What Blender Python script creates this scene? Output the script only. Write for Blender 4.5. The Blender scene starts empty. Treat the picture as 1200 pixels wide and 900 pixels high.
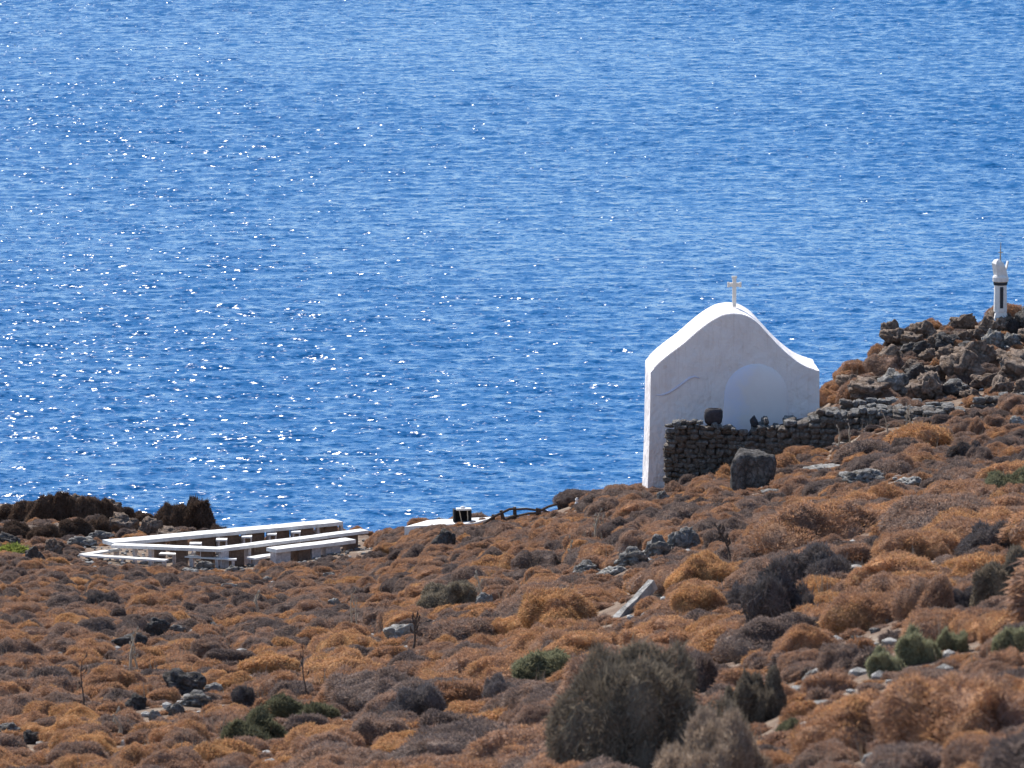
import bpy, bmesh, math, random
import numpy as np
from mathutils import Vector, Matrix, noise
R = math.radians
random.seed(7); rng = np.random.default_rng(7)
S = bpy.context.scene
COL = S.collection

# ------------------------------------------------------------------ camera
H = 38.0; PITCH = R(7.5); F = 600 / math.tan(R(4.5))
CP, SP = math.cos(PITCH), math.sin(PITCH)
cam = bpy.data.cameras.new('camera'); cam_o = bpy.data.objects.new('camera', cam); COL.objects.link(cam_o)
cam_o.location = (0, 0, H); cam_o.rotation_euler = (math.pi/2 - PITCH, 0, 0)
cam.sensor_width = 36; cam.lens = 18 / math.tan(R(4.5)); cam.clip_start = 1; cam.clip_end = 20000
cam.dof.use_dof = True; cam.dof.focus_distance = 162; cam.dof.aperture_fstop = 8
S.camera = cam_o
S.render.resolution_x, S.render.resolution_y = 1024, 768

# ------------------------------------------------------------------ light
SUN_EL, SUN_AZ = R(47), R(-30)          # azimuth from +Y, negative = left of the view
world = bpy.data.worlds.new('World'); S.world = world; world.use_nodes = True
wn = world.node_tree; bg = wn.nodes['Background']
sky = wn.nodes.new('ShaderNodeTexSky'); sky.sky_type = 'NISHITA'; sky.sun_disc = False
sky.sun_elevation = SUN_EL; sky.sun_rotation = SUN_AZ; sky.air_density = 1.0; sky.dust_density = 0.0; sky.ozone_density = 2.0
wn.links.new(sky.outputs[0], bg.inputs[0]); bg.inputs[1].default_value = 0.112
sun = bpy.data.lights.new('sun', 'SUN'); sun.energy = 4.5; sun.angle = R(0.53); sun.color = (1, 0.95, 0.88)
sun_o = bpy.data.objects.new('sun', sun); COL.objects.link(sun_o)
sd = Vector((math.sin(SUN_AZ)*math.cos(SUN_EL), math.cos(SUN_AZ)*math.cos(SUN_EL), math.sin(SUN_EL)))
sun_o.rotation_euler = sd.to_track_quat('Z', 'Y').to_euler(); sun_o.location = (-60, 100, 120)
S.view_settings.view_transform = 'Standard'; S.view_settings.look = 'None'
S.view_settings.exposure = 0.74; S.view_settings.gamma = 1

# ------------------------------------------------------------------ helpers
def tag(o, label=None, cat=None, group=None, kind=None):
    if label: o['label'] = label
    if cat: o['category'] = cat
    if group: o['group'] = group
    if kind: o['kind'] = kind
    return o
def mesh_np(name, v, f, mats, smooth=False, midx=None):
    me = bpy.data.meshes.new(name)
    v = np.asarray(v, dtype=np.float32); f = np.asarray(f, dtype=np.int32)
    n, k = f.shape
    me.vertices.add(len(v)); me.vertices.foreach_set('co', v.ravel())
    me.loops.add(n*k); me.loops.foreach_set('vertex_index', f.ravel())
    me.polygons.add(n); me.polygons.foreach_set('loop_start', np.arange(0, n*k, k, dtype=np.int32))
    me.polygons.foreach_set('use_smooth', np.full(n, smooth) if np.isscalar(smooth) else smooth)
    for m in mats: me.materials.append(m)
    if midx is not None: me.polygons.foreach_set('material_index', midx)
    me.update(calc_edges=True); me.validate()
    return me
def link(name, me, parent=None):
    o = bpy.data.objects.new(name, me); COL.objects.link(o)
    if parent: o.parent = parent
    return o
def empty(name, loc=(0, 0, 0), rz=0):
    o = bpy.data.objects.new(name, None); COL.objects.link(o); o.location = loc; o.rotation_euler = (0, 0, rz)
    o.empty_display_size = 0.2
    return o
def bm_obj(name, bm, m, parent=None, smooth=False, bevel=0):
    if bevel:
        bmesh.ops.bevel(bm, geom=[e for e in bm.edges], offset=bevel, segments=2, affect='EDGES', profile=0.6)
    bmesh.ops.recalc_face_normals(bm, faces=bm.faces)
    me = bpy.data.meshes.new(name); bm.to_mesh(me); bm.free(); me.materials.append(m)
    if smooth:
        for p in me.polygons: p.use_smooth = True
    return link(name, me, parent)
def box(bm, c, s, rot=None):
    r = bmesh.ops.create_cube(bm, size=1)['verts']
    M = Matrix.Translation(c) @ (rot or Matrix()) @ Matrix.Diagonal((*s, 1))
    bmesh.ops.transform(bm, matrix=M, verts=r); return r
def tube(bm, pts, rad, seg=7):
    rings = []
    for i, p in enumerate(pts):
        p = Vector(p); a = Vector(pts[max(i-1, 0)]); b = Vector(pts[min(i+1, len(pts)-1)])
        t = (b-a).normalized(); x = t.orthogonal().normalized(); y = t.cross(x)
        r = rad[i] if hasattr(rad, '__len__') else rad
        rings.append([bm.verts.new(p + x*math.cos(k*2*math.pi/seg)*r + y*math.sin(k*2*math.pi/seg)*r) for k in range(seg)])
    for i in range(len(rings)-1):
        for k in range(seg):
            bm.faces.new((rings[i][k], rings[i][(k+1) % seg], rings[i+1][(k+1) % seg], rings[i+1][k]))
    bm.faces.new(rings[0]); bm.faces.new(rings[-1][::-1])
def lathe(bm, prof, seg=16, c=(0, 0, 0), rot=0):
    rings = [[bm.verts.new((c[0]+r*math.cos(rot+k*2*math.pi/seg), c[1]+r*math.sin(rot+k*2*math.pi/seg), c[2]+z)) for k in range(seg)] for r, z in prof]
    for i in range(len(rings)-1):
        for k in range(seg): bm.faces.new((rings[i][k], rings[i][(k+1) % seg], rings[i+1][(k+1) % seg], rings[i+1][k]))
    bm.faces.new(rings[0][::-1]); bm.faces.new(rings[-1])

# where a picture direction meets a given depth / height / the ground: used to find real world places
def ray(u, v):
    t = (450 - v)/F
    return Vector(((u-600)/F, CP + t*SP, -SP + t*CP))
def at_y(u, v, y):
    r = ray(u, v); return Vector((0, 0, H)) + r*(y/r.y)
def at_z(u, v, z):
    r = ray(u, v); return Vector((0, 0, H)) + r*((z-H)/r.z)

# ------------------------------------------------------------------ terrain heights
# columns across the slope: (distance, view row) -> height, straight slopes between
TC = [(-500, [(72, 905), (185, 650), (203, 604)]),
      (0,   [(75, 905), (178, 655), (190, 634), (203, 592)]),
      (110, [(72, 905), (177, 662), (190, 632), (203, 588)]),
      (170, [(71, 905), (177, 668), (190, 634), (203, 604)]),
      (240, [(70, 905), (176, 673), (186, 640), (199, 612)]),
      (300, [(69, 905), (176, 673), (187, 634)]),
      (430, [(66, 905), (174, 668), (187, 626)]),
      (520, [(64, 905), (172, 624), (182, 610)]),
      (600, [(62, 905), (172, 614), (178, 608)]),
      (700, [(57, 905), (166, 592), (172, 588)]),
      (750, [(55, 905), (162, 578), (166, 578)]),
      (860, [(52, 905), (158, 562), (166, 556)]),
      (960, [(48, 905), (150, 550), (158, 528), (166, 470)]),
      (985, [(47, 905), (150, 540), (158, 512), (167, 442)]),
      (1021, [(46, 905), (150, 528), (158, 496), (169, 418)]),
      (1050, [(45, 905), (150, 522), (158, 488), (163, 462), (170, 388)]),
      (1130, [(43, 905), (145, 535), (158, 484), (163, 456), (171, 382)]),
      (1200, [(41, 905), (145, 525), (158, 474), (163, 450), (171, 378)]),
      (1700, [(38, 905), (145, 430), (158, 380), (171, 300)])]
DG = np.arange(20, 320, 1.0)
US = np.array([c[0] for c in TC], float); ZT = []
for u, pts in TC:
    d = np.array([p[0] for p in pts], float)
    z = np.array([at_y(600, p[1], p[0]).z for p in pts])
    # before the first point keep its slope
    s0 = (z[1]-z[0])/(d[1]-d[0])
    row = np.interp(DG, d, z)
    row = np.where(DG < d[0], z[0] + (DG-d[0])*s0, row)
    row = np.where(DG > d[-1], z[-1] - (DG-d[-1])*0.2 - np.maximum(DG-d[-1]-1.0, 0)*0.6, row)
    ZT.append(np.maximum(row, -3))
ZT = np.array(ZT)
def hump(x, y):
    return (0.10*noise.noise(Vector((x*.35, y*.35, 3.1))) + 0.06*noise.noise(Vector((x*1.1, y*1.1, 7.7)))) 
def ground_z(x, y):
    d = min(max(y, 20.0), 318.0)
    u = 600 + F*x/max(y, 25.0)*CP if y > 25 else 600 + F*x/25.0*CP*0.5
    u = min(max(u, -499.0), 1699.0)
    i = int(np.searchsorted(US, u)) - 1; i = max(0, min(i, len(US)-2))
    t = (u-US[i])/(US[i+1]-US[i]); t = t*t*(3-2*t)*.5 + t*.5
    k = int(d-20); g = d-20-k
    za = ZT[i][k]*(1-g) + ZT[i][k+1]*g; zb = ZT[i+1][k]*(1-g) + ZT[i+1][k+1]*g
    z = za*(1-t) + zb*t
    if y < 20: z += (20-y)*0.14
    return z + hump(x, y)
def hit(u, v):
    r = ray(u, v); o = Vector((0, 0, H)); y = 38.0; prev = 1
    while y < 215:
        p = o + r*(y/r.y)
        g = p.z - ground_z(p.x, p.y)
        if g <= 0:
            lo, hi = y-0.5, y
            for _ in range(12):
                m = (lo+hi)/2; p = o + r*(m/r.y)
                if p.z - ground_z(p.x, p.y) > 0: lo = m
                else: hi = m
            return o + r*(hi/r.y)
        y += 0.5
    return None

# ------------------------------------------------------------------ materials
def mat(name):
    m = bpy.data.materials.new(name); m.use_nodes = True
    nt = m.node_tree; b = nt.nodes['Principled BSDF']; b.inputs['Roughness'].default_value = 0.9
    b.inputs['Specular IOR Level'].default_value = 0.2
    return m, nt, b
def N(nt, t, **kw):
    n = nt.nodes.new(t)
    for k, v in kw.items():
        if k in n.inputs: n.inputs[k].default_value = v
        else: setattr(n, k, v)
    return n
def ramp(nt, src, stops, interp='LINEAR'):
    r = nt.nodes.new('ShaderNodeValToRGB'); e = r.color_ramp.elements; r.color_ramp.interpolation = interp
    while len(e) < len(stops): e.new(0.5)
    for el, (p, c) in zip(e, stops): el.position = p; el.color = (*c, 1) if len(c) == 3 else c
    nt.links.new(src, r.inputs[0]); return r
def noisetex(nt, scale, detail=4, rough=0.6, coord='Object', vec=None, mapscale=None):
    tc = nt.nodes.new('ShaderNodeTexCoord'); out = tc.outputs[coord]
    if mapscale:
        mp = nt.nodes.new('ShaderNodeMapping'); mp.inputs['Scale'].default_value = mapscale
        nt.links.new(out, mp.inputs[0]); out = mp.outputs[0]
    n = nt.nodes.new('ShaderNodeTexNoise'); n.inputs['Scale'].default_value = scale
    n.inputs['Detail'].default_value = detail; n.inputs['Roughness'].default_value = rough
    nt.links.new(out, n.inputs['Vector']); return n
def bump(nt, src, b, strength, dist):
    bp = nt.nodes.new('ShaderNodeBump'); bp.inputs['Strength'].default_value = strength; bp.inputs['Distance'].default_value = dist
    nt.links.new(src, bp.inputs['Height']); nt.links.new(bp.outputs[0], b.inputs['Normal']); return bp

def scrub_mat(name, stops, transl=0.35, use_tint=True, patch=0.34):
    m, nt, b = mat(name)
    if use_tint:
        at = N(nt, 'ShaderNodeAttribute', attribute_type='INSTANCER', attribute_name='tint'); base = at.outputs['Fac']
    else:
        oi = N(nt, 'ShaderNodeObjectInfo'); base = oi.outputs['Random']
    geo = N(nt, 'ShaderNodeNewGeometry')
    nz = nt.nodes.new('ShaderNodeTexNoise'); nz.inputs['Scale'].default_value = 3.2; nz.inputs['Detail'].default_value = 3
    nt.links.new(geo.outputs['Position'], nz.inputs['Vector'])
    ma = N(nt, 'ShaderNodeMath', operation='MULTIPLY_ADD'); nt.links.new(nz.outputs[0], ma.inputs[0])
    ma.inputs[1].default_value = patch*2.4; nt.links.new(base, ma.inputs[2])
    # each twig tuft differs a little in hue
    isl = N(nt, 'ShaderNodeMath', operation='MULTIPLY_ADD'); nt.links.new(geo.outputs['Random Per Island'], isl.inputs[0])
    isl.inputs[1].default_value = 0.36; nt.links.new(ma.outputs[0], isl.inputs[2])
    sb = N(nt, 'ShaderNodeMath', operation='SUBTRACT'); nt.links.new(isl.outputs[0], sb.inputs[0]); sb.inputs[1].default_value = patch*1.2+0.18
    cr = ramp(nt, sb.outputs[0], stops)
    hv = N(nt, 'ShaderNodeHueSaturation'); mr = N(nt, 'ShaderNodeMapRange'); nt.links.new(geo.outputs['Random Per Island'], mr.inputs[0])
    fr_ = N(nt, 'ShaderNodeMath', operation='FRACT'); m7 = N(nt, 'ShaderNodeMath', operation='MULTIPLY'); nt.links.new(geo.outputs['Random Per Island'], m7.inputs[0]); m7.inputs[1].default_value = 17.3
    nt.links.new(m7.outputs[0], fr_.inputs[0]); nt.links.new(fr_.outputs[0], mr.inputs[0]); mr.inputs[3].default_value = .7; mr.inputs[4].default_value = 1.75
    nt.links.new(mr.outputs[0], hv.inputs['Value']); nt.links.new(cr.outputs[0], hv.inputs['Color']); cr = hv
    nt.links.new(cr.outputs[0], b.inputs['Base Color'])
    b.inputs['Roughness'].default_value = 0.85; b.inputs['Specular IOR Level'].default_value = 0.1
    tr = N(nt, 'ShaderNodeBsdfTranslucent'); nt.links.new(cr.outputs[0], tr.inputs['Color'])
    mx = N(nt, 'ShaderNodeMixShader'); mx.inputs[0].default_value = transl
    nt.links.new(b.outputs[0], mx.inputs[1]); nt.links.new(tr.outputs[0], mx.inputs[2])
    nt.links.new(mx.outputs[0], nt.nodes['Material Output'].inputs[0])
    return m
M_SCRUB = scrub_mat('dry_cushion_scrub', [(0.0, (.135, .104, .094)), (0.22, (.215, .165, .14)), (0.42, (.275, .19, .148)),
                                          (0.62, (.325, .20, .135)), (0.82, (.395, .222, .122)), (1.0, (.45, .27, .13))])
M_DARK = scrub_mat('dark_twigs', [(0, (.08, .07, .068)), (1, (.22, .19, .18))], 0.25, True, 0.3)
M_GREEN = scrub_mat('green_leaves', [(0, (.12, .115, .07)), (0.5, (.20, .195, .12)), (1, (.30, .295, .19))], 0.35, True, 0.3)
M_OLIVE = scrub_mat('olive_twigs', [(0, (.11, .09, .07)), (0.5, (.18, .15, .115)), (1, (.25, .21, .15))], 0.3, True, 0.3)
M_TAUPE = scrub_mat('taupe_twigs', [(0, (.13, .1, .08)), (0.6, (.25, .19, .145)), (1, (.36, .28, .21))], 0.35, True, 0.3)
M_GRASS = scrub_mat('bright_grass', [(0, (.14, .17, .04)), (1, (.28, .3, .08))], 0.4, True, 0.3)

m_ground, nt, b = mat('hillside_soil')
n1 = noisetex(nt, 1.3, 6, .65, 'Object'); n2 = noisetex(nt, 14, 5, .7, 'Object')
mixn = N(nt, 'ShaderNodeMath', operation='MULTIPLY_ADD'); nt.links.new(n2.outputs[0], mixn.inputs[0]); mixn.inputs[1].default_value = .6; nt.links.new(n1.outputs[0], mixn.inputs[2])
cr = ramp(nt, mixn.outputs[0], [(.5, (.09, .06, .045)), (.74, (.17, .11, .075)), (.92, (.24, .18, .13)), (1.05, (.34, .29, .24))])
nt.links.new(cr.outputs[0], b.inputs['Base Color']); bump(nt, mixn.outputs[0], b, 1, .08)

def rock_mat(name, dark, mid, light, scale=2.0):
    m, nt, b = mat(name)
    n1 = noisetex(nt, scale, 8, .7); n2 = noisetex(nt, scale*6, 6, .7)
    vo = nt.nodes.new('ShaderNodeTexVoronoi'); vo.feature = 'DISTANCE_TO_EDGE'; vo.inputs['Scale'].default_value = scale*1.6
    tc = nt.nodes.new('ShaderNodeTexCoord'); ad = N(nt, 'ShaderNodeVectorMath', operation='MULTIPLY_ADD')
    nt.links.new(n2.outputs[1], ad.inputs[0]); ad.inputs[1].default_value = (.25, .25, .25); nt.links.new(tc.outputs['Object'], ad.inputs[2]); nt.links.new(ad.outputs[0], vo.inputs['Vector'])
    a = N(nt, 'ShaderNodeMath', operation='MULTIPLY_ADD'); nt.links.new(n2.outputs[0], a.inputs[0]); a.inputs[1].default_value = .5; nt.links.new(n1.outputs[0], a.inputs[2])
    cr = ramp(nt, a.outputs[0], [(.5, dark), (.73, mid), (.95, light)])
    nt.links.new(cr.outputs[0], b.inputs['Base Color'])
    cl = N(nt, 'ShaderNodeMath', operation='MINIMUM'); nt.links.new(vo.outputs[0], cl.inputs[0]); cl.inputs[1].default_value = .12
    hh = N(nt, 'ShaderNodeMath', operation='MULTIPLY_ADD'); nt.links.new(cl.outputs[0], hh.inputs[0]); hh.inputs[1].default_value = 3; nt.links.new(a.outputs[0], hh.inputs[2])
    bump(nt, hh.outputs[0], b, 1, .07)
    return m
M_ROCK = rock_mat('grey_rock', (.10, .095, .09), (.24, .225, .21), (.46, .44, .41))
M_PALE = rock_mat('pale_rock', (.26, .24, .22), (.42, .40, .37), (.62, .60, .56))
M_BROWNROCK = rock_mat('brown_rock', (.11, .078, .06), (.225, .165, .128), (.37, .295, .24))
M_DARKROCK = rock_mat('dark_rock', (.045, .04, .038), (.10, .09, .085), (.22, .2, .185))
M_STONE = rock_mat('wall_stone', (.11, .09, .078), (.235, .195, .165), (.46, .41, .36), 3.0)

m_white, nt, b = mat('white_lime_plaster')
n1 = noisetex(nt, 1.6, 6, .65); n2 = noisetex(nt, 9, 6, .6)
cr = ramp(nt, n1.outputs[0], [(.3, (.74, .685, .68)), (.55, (.82, .775, .77)), (.7, (.84, .80, .79))])
st = noisetex(nt, 3.0, 6, .7, 'Object', mapscale=(3.2, 1, .35)); crs = ramp(nt, st.outputs[0], [(.52, (1, 1, 1)), (.8, (.80, .75, .71))])
mxs = N(nt, 'ShaderNodeMix', data_type='RGBA', blend_type='MULTIPLY'); mxs.inputs['Factor'].default_value = 1
nt.links.new(cr.outputs[0], mxs.inputs['A']); nt.links.new(crs.outputs[0], mxs.inputs['B'])
n4 = noisetex(nt, 4.2, 6, .55); crk = ramp(nt, n4.outputs[0], [(.66, (1, 1, 1)), (.72, (.86, .78, .72))])
mx4 = N(nt, 'ShaderNodeMix', data_type='RGBA', blend_type='MULTIPLY'); mx4.inputs['Factor'].default_value = .6
nt.links.new(mxs.outputs['Result'], mx4.inputs['A']); nt.links.new(crk.outputs[0], mx4.inputs['B'])
nt.links.new(mx4.outputs['Result'], b.inputs['Base Color'])
n5 = noisetex(nt, 2.2, 3, .5); hb = N(nt, 'ShaderNodeMath', operation='MULTIPLY_ADD'); nt.links.new(n2.outputs[0], hb.inputs[0]); hb.inputs[1].default_value = .3; nt.links.new(n5.outputs[0], hb.inputs[2])
bump(nt, hb.outputs[0], b, 1, .09)
M_WHITE = m_white
m_blue, nt, b = mat('blue_wash_sky_tint')  # slight wash; bluish left and warm right paint the sky and sea light
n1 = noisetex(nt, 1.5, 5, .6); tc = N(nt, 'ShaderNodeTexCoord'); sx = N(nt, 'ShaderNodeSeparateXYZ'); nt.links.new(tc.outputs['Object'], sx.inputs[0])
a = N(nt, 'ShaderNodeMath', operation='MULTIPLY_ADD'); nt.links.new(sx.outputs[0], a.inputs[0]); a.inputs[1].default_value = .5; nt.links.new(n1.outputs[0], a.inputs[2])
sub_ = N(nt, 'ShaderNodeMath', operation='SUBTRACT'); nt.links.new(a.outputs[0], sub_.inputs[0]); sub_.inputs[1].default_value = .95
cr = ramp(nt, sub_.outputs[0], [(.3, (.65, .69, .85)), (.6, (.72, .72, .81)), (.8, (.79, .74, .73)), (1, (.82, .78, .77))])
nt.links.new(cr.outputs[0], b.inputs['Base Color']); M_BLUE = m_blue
m_slab, nt, b = mat('whitewashed_concrete')
n1 = noisetex(nt, 5, 6, .7); cr = ramp(nt, n1.outputs[0], [(.3, (.55, .52, .48)), (.5, (.74, .72, .69)), (.7, (.8, .79, .77))])
nt.links.new(cr.outputs[0], b.inputs['Base Color']); bump(nt, n1.outputs[0], b, .6, .02); M_SLAB = m_slab
def plain(name, c, var=.35, scale=12, rough=.9):
    m, nt, b = mat(name); n = noisetex(nt, scale, 5, .65)
    cr = ramp(nt, n.outputs[0], [(.3, tuple(x*(1-var) for x in c)), (.7, tuple(min(1, x*(1+var)) for x in c))])
    nt.links.new(cr.outputs[0], b.inputs['Base Color']); b.inputs['Roughness'].default_value = rough
    bump(nt, n.outputs[0], b, .5, .02); return m
M_PIER = plain('rough_brown_masonry', (.17, .115, .085))
M_PIERW = plain('faded_white_plaster', (.55, .49, .47))
M_WOOD = plain('weathered_wood', (.09, .065, .052)); M_BLACK = plain('black_metal', (.02, .02, .022))
M_STALK = plain('dry_stalk', (.42, .34, .25)); M_STALKD = plain('dark_dry_stalk', (.09, .07, .06))
M_DULL = plain('dull_slot', (.045, .05, .06)); M_TUB = plain('dark_stoneware', (.05, .045, .05))
M_BEACON = plain('white_painted_masonry', (.72, .70, .68), .1)

# sea
m_sea, nt, b = mat('sea_water')
b.inputs['Base Color'].default_value = (.004, .088, .25, 1); b.inputs['Roughness'].default_value = .07
b.inputs['IOR'].default_value = 1.333; b.inputs['Specular IOR Level'].default_value = .33
# ripples too fine for the wave mesh: each turns the water surface a little
w2 = noisetex(nt, 4.5, 2, .55, 'Object', mapscale=(.7, 1.3, 1)); w3 = noisetex(nt, .12, 3, .6, 'Object')
geo = N(nt, 'ShaderNodeNewGeometry'); s5 = N(nt, 'ShaderNodeVectorMath', operation='SUBTRACT'); nt.links.new(w2.outputs[1], s5.inputs[0]); s5.inputs[1].default_value = (.5, .5, .5)
gn = N(nt, 'ShaderNodeMapRange'); nt.links.new(w3.outputs[0], gn.inputs[0]); gn.inputs[1].default_value = .3; gn.inputs[2].default_value = .7; gn.inputs[3].default_value = 1.3; gn.inputs[4].default_value = 2.25
sv_ = N(nt, 'ShaderNodeVectorMath', operation='SCALE'); nt.links.new(s5.outputs[0], sv_.inputs[0]); nt.links.new(gn.outputs[0], sv_.inputs['Scale'])
fl = N(nt, 'ShaderNodeVectorMath', operation='MULTIPLY'); nt.links.new(sv_.outputs[0], fl.inputs[0]); fl.inputs[1].default_value = (1, 1, 0)
ad = N(nt, 'ShaderNodeVectorMath', operation='ADD'); nt.links.new(geo.outputs['Normal'], ad.inputs[0]); nt.links.new(fl.outputs[0], ad.inputs[1])
nm_ = N(nt, 'ShaderNodeVectorMath', operation='NORMALIZE'); nt.links.new(ad.outputs[0], nm_.inputs[0]); nt.links.new(nm_.outputs[0], b.inputs['Normal'])
b.inputs['Roughness'].default_value = .23
M_SEA = m_sea

# ------------------------------------------------------------------ sea and ground
wr = np.random.default_rng(11); rowsy = [212.0]
while rowsy[-1] < 640: rowsy.append(rowsy[-1] + .2*(rowsy[-1]/222)**.8)
while rowsy[-1] < 2500: rowsy.append(rowsy[-1] + max(.6, (rowsy[-1]-640)*.04))
yy = np.array(rowsy)[:, None]
tt = np.concatenate([-1-np.cumsum(np.linspace(.008, .09, 60))[::-1], np.linspace(-1, 1, 400), 1+np.cumsum(np.linspace(.008, .09, 60))])[None, :]; NC = tt.shape[1]
WX = tt*(yy*.082 + 3); WY = np.repeat(yy, NC, 1); WZ = np.zeros_like(WX)
for k in range(70):
    lam = math.exp(wr.uniform(math.log(.65), math.log(3.4))); th = wr.normal(0, .5) + .12     # wind waves running roughly towards the shore
    amp = .036*lam/(2*math.pi)*(1.15 if lam < 1.8 else .75)
    ph = wr.uniform(0, 6.28); kx, ky = math.sin(th)*2*math.pi/lam, math.cos(th)*2*math.pi/lam
    q = np.sin(kx*WX + ky*WY + ph + .7*np.sin(.11*WX*wr.uniform(.5, 1.5) + .09*WY + k))
    WZ += amp*(q + .25*(q*q-.5)) 
gust = .8 + .3*np.sin(.05*WX+.03*WY)*np.sin(.021*WY-.04*WX+1)
WZ *= gust
sv = np.stack([WX, WY, WZ], 2).reshape(-1, 3); nr = len(rowsy)
si = (np.arange(NC-1)[None, :] + (np.arange(nr-1)*NC)[:, None]).ravel()
sf = np.stack([si, si+1, si+NC+1, si+NC], 1); off = len(sv)
sv = np.concatenate([sv, [(-9000, -3000, -.4), (9000, -3000, -.4), (9000, 15000, -.4), (-9000, 15000, -.4)]])
sf = np.concatenate([sf, [(off, off+1, off+2, off+3)]])
me = mesh_np('sea', sv, sf, [M_SEA], True)
tag(link('sea', me), kind='structure')
def axis(a, b, lo, hi, fine, coarse):
    xs = list(np.arange(lo, hi, fine)); x = lo
    while x > a: x -= coarse; xs.insert(0, x)
    x = xs[-1]
    while x < b: x += coarse; xs.append(x)
    return xs
XS = axis(-60, 60, -18, 18, .3, 3); YS = axis(-40, 300, 42, 214, .4, 4)
nx, ny = len(XS), len(YS)
V = np.array([(x, y, ground_z(x, y)) for y in YS for x in XS], dtype=np.float32)
ii = np.arange(nx-1)[None, :] + (np.arange(ny-1)*nx)[:, None]; ii = ii.ravel()
Fc = np.stack([ii, ii+1, ii+1+nx, ii+nx], 1)
tag(link('hillside', mesh_np('hillside', V, Fc, [m_ground], True)), kind='structure')

# ------------------------------------------------------------------ bush meshes (unit: radius 1, height 1)
ICO = {}
def ico(sub):
    if sub not in ICO:
        bm = bmesh.new(); bmesh.ops.create_icosphere(bm, subdivisions=sub, radius=1); bm.verts.ensure_lookup_table()
        ICO[sub] = (np.array([v.co[:] for v in bm.verts]), np.array([[v.index for v in f.verts] for f in bm.faces])); bm.free()
    v, f = ICO[sub]; return v.copy(), f.copy()
def unit(a): return a/np.linalg.norm(a, axis=-1, keepdims=True)
def bush_mesh(name, m, seed, nlobe, nblade, blen, bwid, spread=.55, lobe=(.38, .6), up=0.0, core=.82, flat=1.0, stray=.08, first=.58):
    rg = np.random.default_rng(seed)
    C = [np.array([0, 0, .3 if first > .5 else .2])]; Rr = [first]
    for i in range(nlobe-1):
        a = rg.uniform(0, 2*math.pi); rr = rg.uniform(*lobe); q = rg.uniform(.25, 1)
        if first < .5: q = math.sqrt(rg.uniform(0, 1))
        C.append(np.array([math.cos(a)*(1-rr)*q, math.sin(a)*(1-rr)*q, max(.05, (1-rr)*rg.uniform(.1 if first > .5 else .0, 1)*math.sqrt(1-q*q*.8))])); Rr.append(rr)
    C = np.array(C); Rr = np.array(Rr)
    w = Rr**2; w /= w.sum()
    n = nblade*3
    li = rg.choice(len(C), n, p=w)
    d = unit(rg.normal(size=(n, 3)) + np.array([0, 0, .15]))
    lump = 1 + .09*np.sin(d[:, 0]*9+li*1.7)*np.sin(d[:, 1]*8+li)*np.sin(d[:, 2]*7+2)
    p = C[li] + d*(Rr[li]*lump)[:, None]*rg.uniform(.9, 1.0, (n, 1))
    dist = np.linalg.norm(p[:, None, :]-C[None], axis=2)/Rr[None]
    keep = (dist.min(1) > .86) & (p[:, 2] > -.02)
    p, d = p[keep][:nblade], d[keep][:nblade]; n = len(p)
    dirn = unit(d + rg.normal(size=(n, 3))*spread + np.array([0, 0, up]))
    L = blen*rg.uniform(.55, 1.35, (n, 1)); L = np.where(rg.random((n, 1)) < stray, L*1.9, L)
    W = bwid*rg.uniform(.6, 1.4, (n, 1))
    side = unit(np.cross(dirn, rg.normal(size=(n, 3))))
    a = p - dirn*L*.35; tip = p + dirn*L; mid = p + dirn*L*.4
    # a kite shaped tuft: two triangles
    bv = np.stack([a, mid+side*W*.5, tip, mid-side*W*.5], 1).reshape(-1, 3)
    base = np.arange(n)*4
    bf = np.concatenate([np.stack([base, base+1, base+2], 1), np.stack([base, base+2, base+3], 1)])
    vs, fs, off = [bv], [bf], len(bv)
    for c, r in zip(C, Rr):
        iv, jf = ico(3 if r > .3 else 2)
        k = np.array([noise.noise(Vector(q*3.5)+Vector((seed, 0, 0))) for q in iv])
        iv = c + iv*(r*core*(1+.16*k))[:, None]
        iv[:, 2] = np.maximum(iv[:, 2], -.12)
        vs.append(iv); fs.append(jf+off); off += len(iv)
    v = np.concatenate(vs)
    s1 = seed*1.37; q = v*2.6
    wob = np.stack([np.sin(q[:, 1]*1.3+s1)+.6*np.sin(q[:, 2]*3.1+q[:, 0]*2+s1*2), np.sin(q[:, 0]*1.4+s1*3)+.6*np.sin(q[:, 2]*2.7+s1), .8*np.sin(q[:, 0]*1.7+s1)*np.sin(q[:, 1]*1.9+s1*2)+.5*np.sin(q[:, 0]*4.1+q[:, 1]*3.3)], 1)
    v = v + wob*.07
    v = v*np.array([rg.uniform(.95, 1.25), rg.uniform(.8, 1.05), 1])
    v[:, 2] = v[:, 2]/(np.percentile(v[:len(bv), 2], 99.5))*flat
    f = np.concatenate(fs)
    return mesh_np(name, v, f, [m], False)
LARGE = [bush_mesh('cushion_large', M_SCRUB, 10+i, 10+i % 5, 20000, .05, .013, spread=.7, lobe=(.28, .55)) for i in range(6)]
MEDIUM = [bush_mesh('cushion_medium', M_SCRUB, 30+i, 6+i % 4, 8500, .085, .02, spread=.75) for i in range(6)]
SMALL = [bush_mesh('cushion_small', M_SCRUB, 50+i, 3+i % 3, 2600, .17, .036, spread=.8, core=.72) for i in range(5)]
M_BROWN = scrub_mat('dark_brown_twigs', [(0, (.07, .05, .04)), (.6, (.14, .095, .07)), (1, (.2, .14, .10))], 0.25, True, 0.3)
KN = dict(first=.42, lobe=(.2, .42))
DARKM = [bush_mesh('dark_twiggy', M_DARK, 70+i, 15, 18000, .075, .012, spread=.95, core=.62, up=.2, stray=.15, **KN) for i in range(3)]
BROWNM = [bush_mesh('brown_thicket', M_BROWN, 170+i, 18, 15000, .085, .02, spread=.9, core=.7, up=.25, stray=.15, **KN) for i in range(3)]
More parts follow.
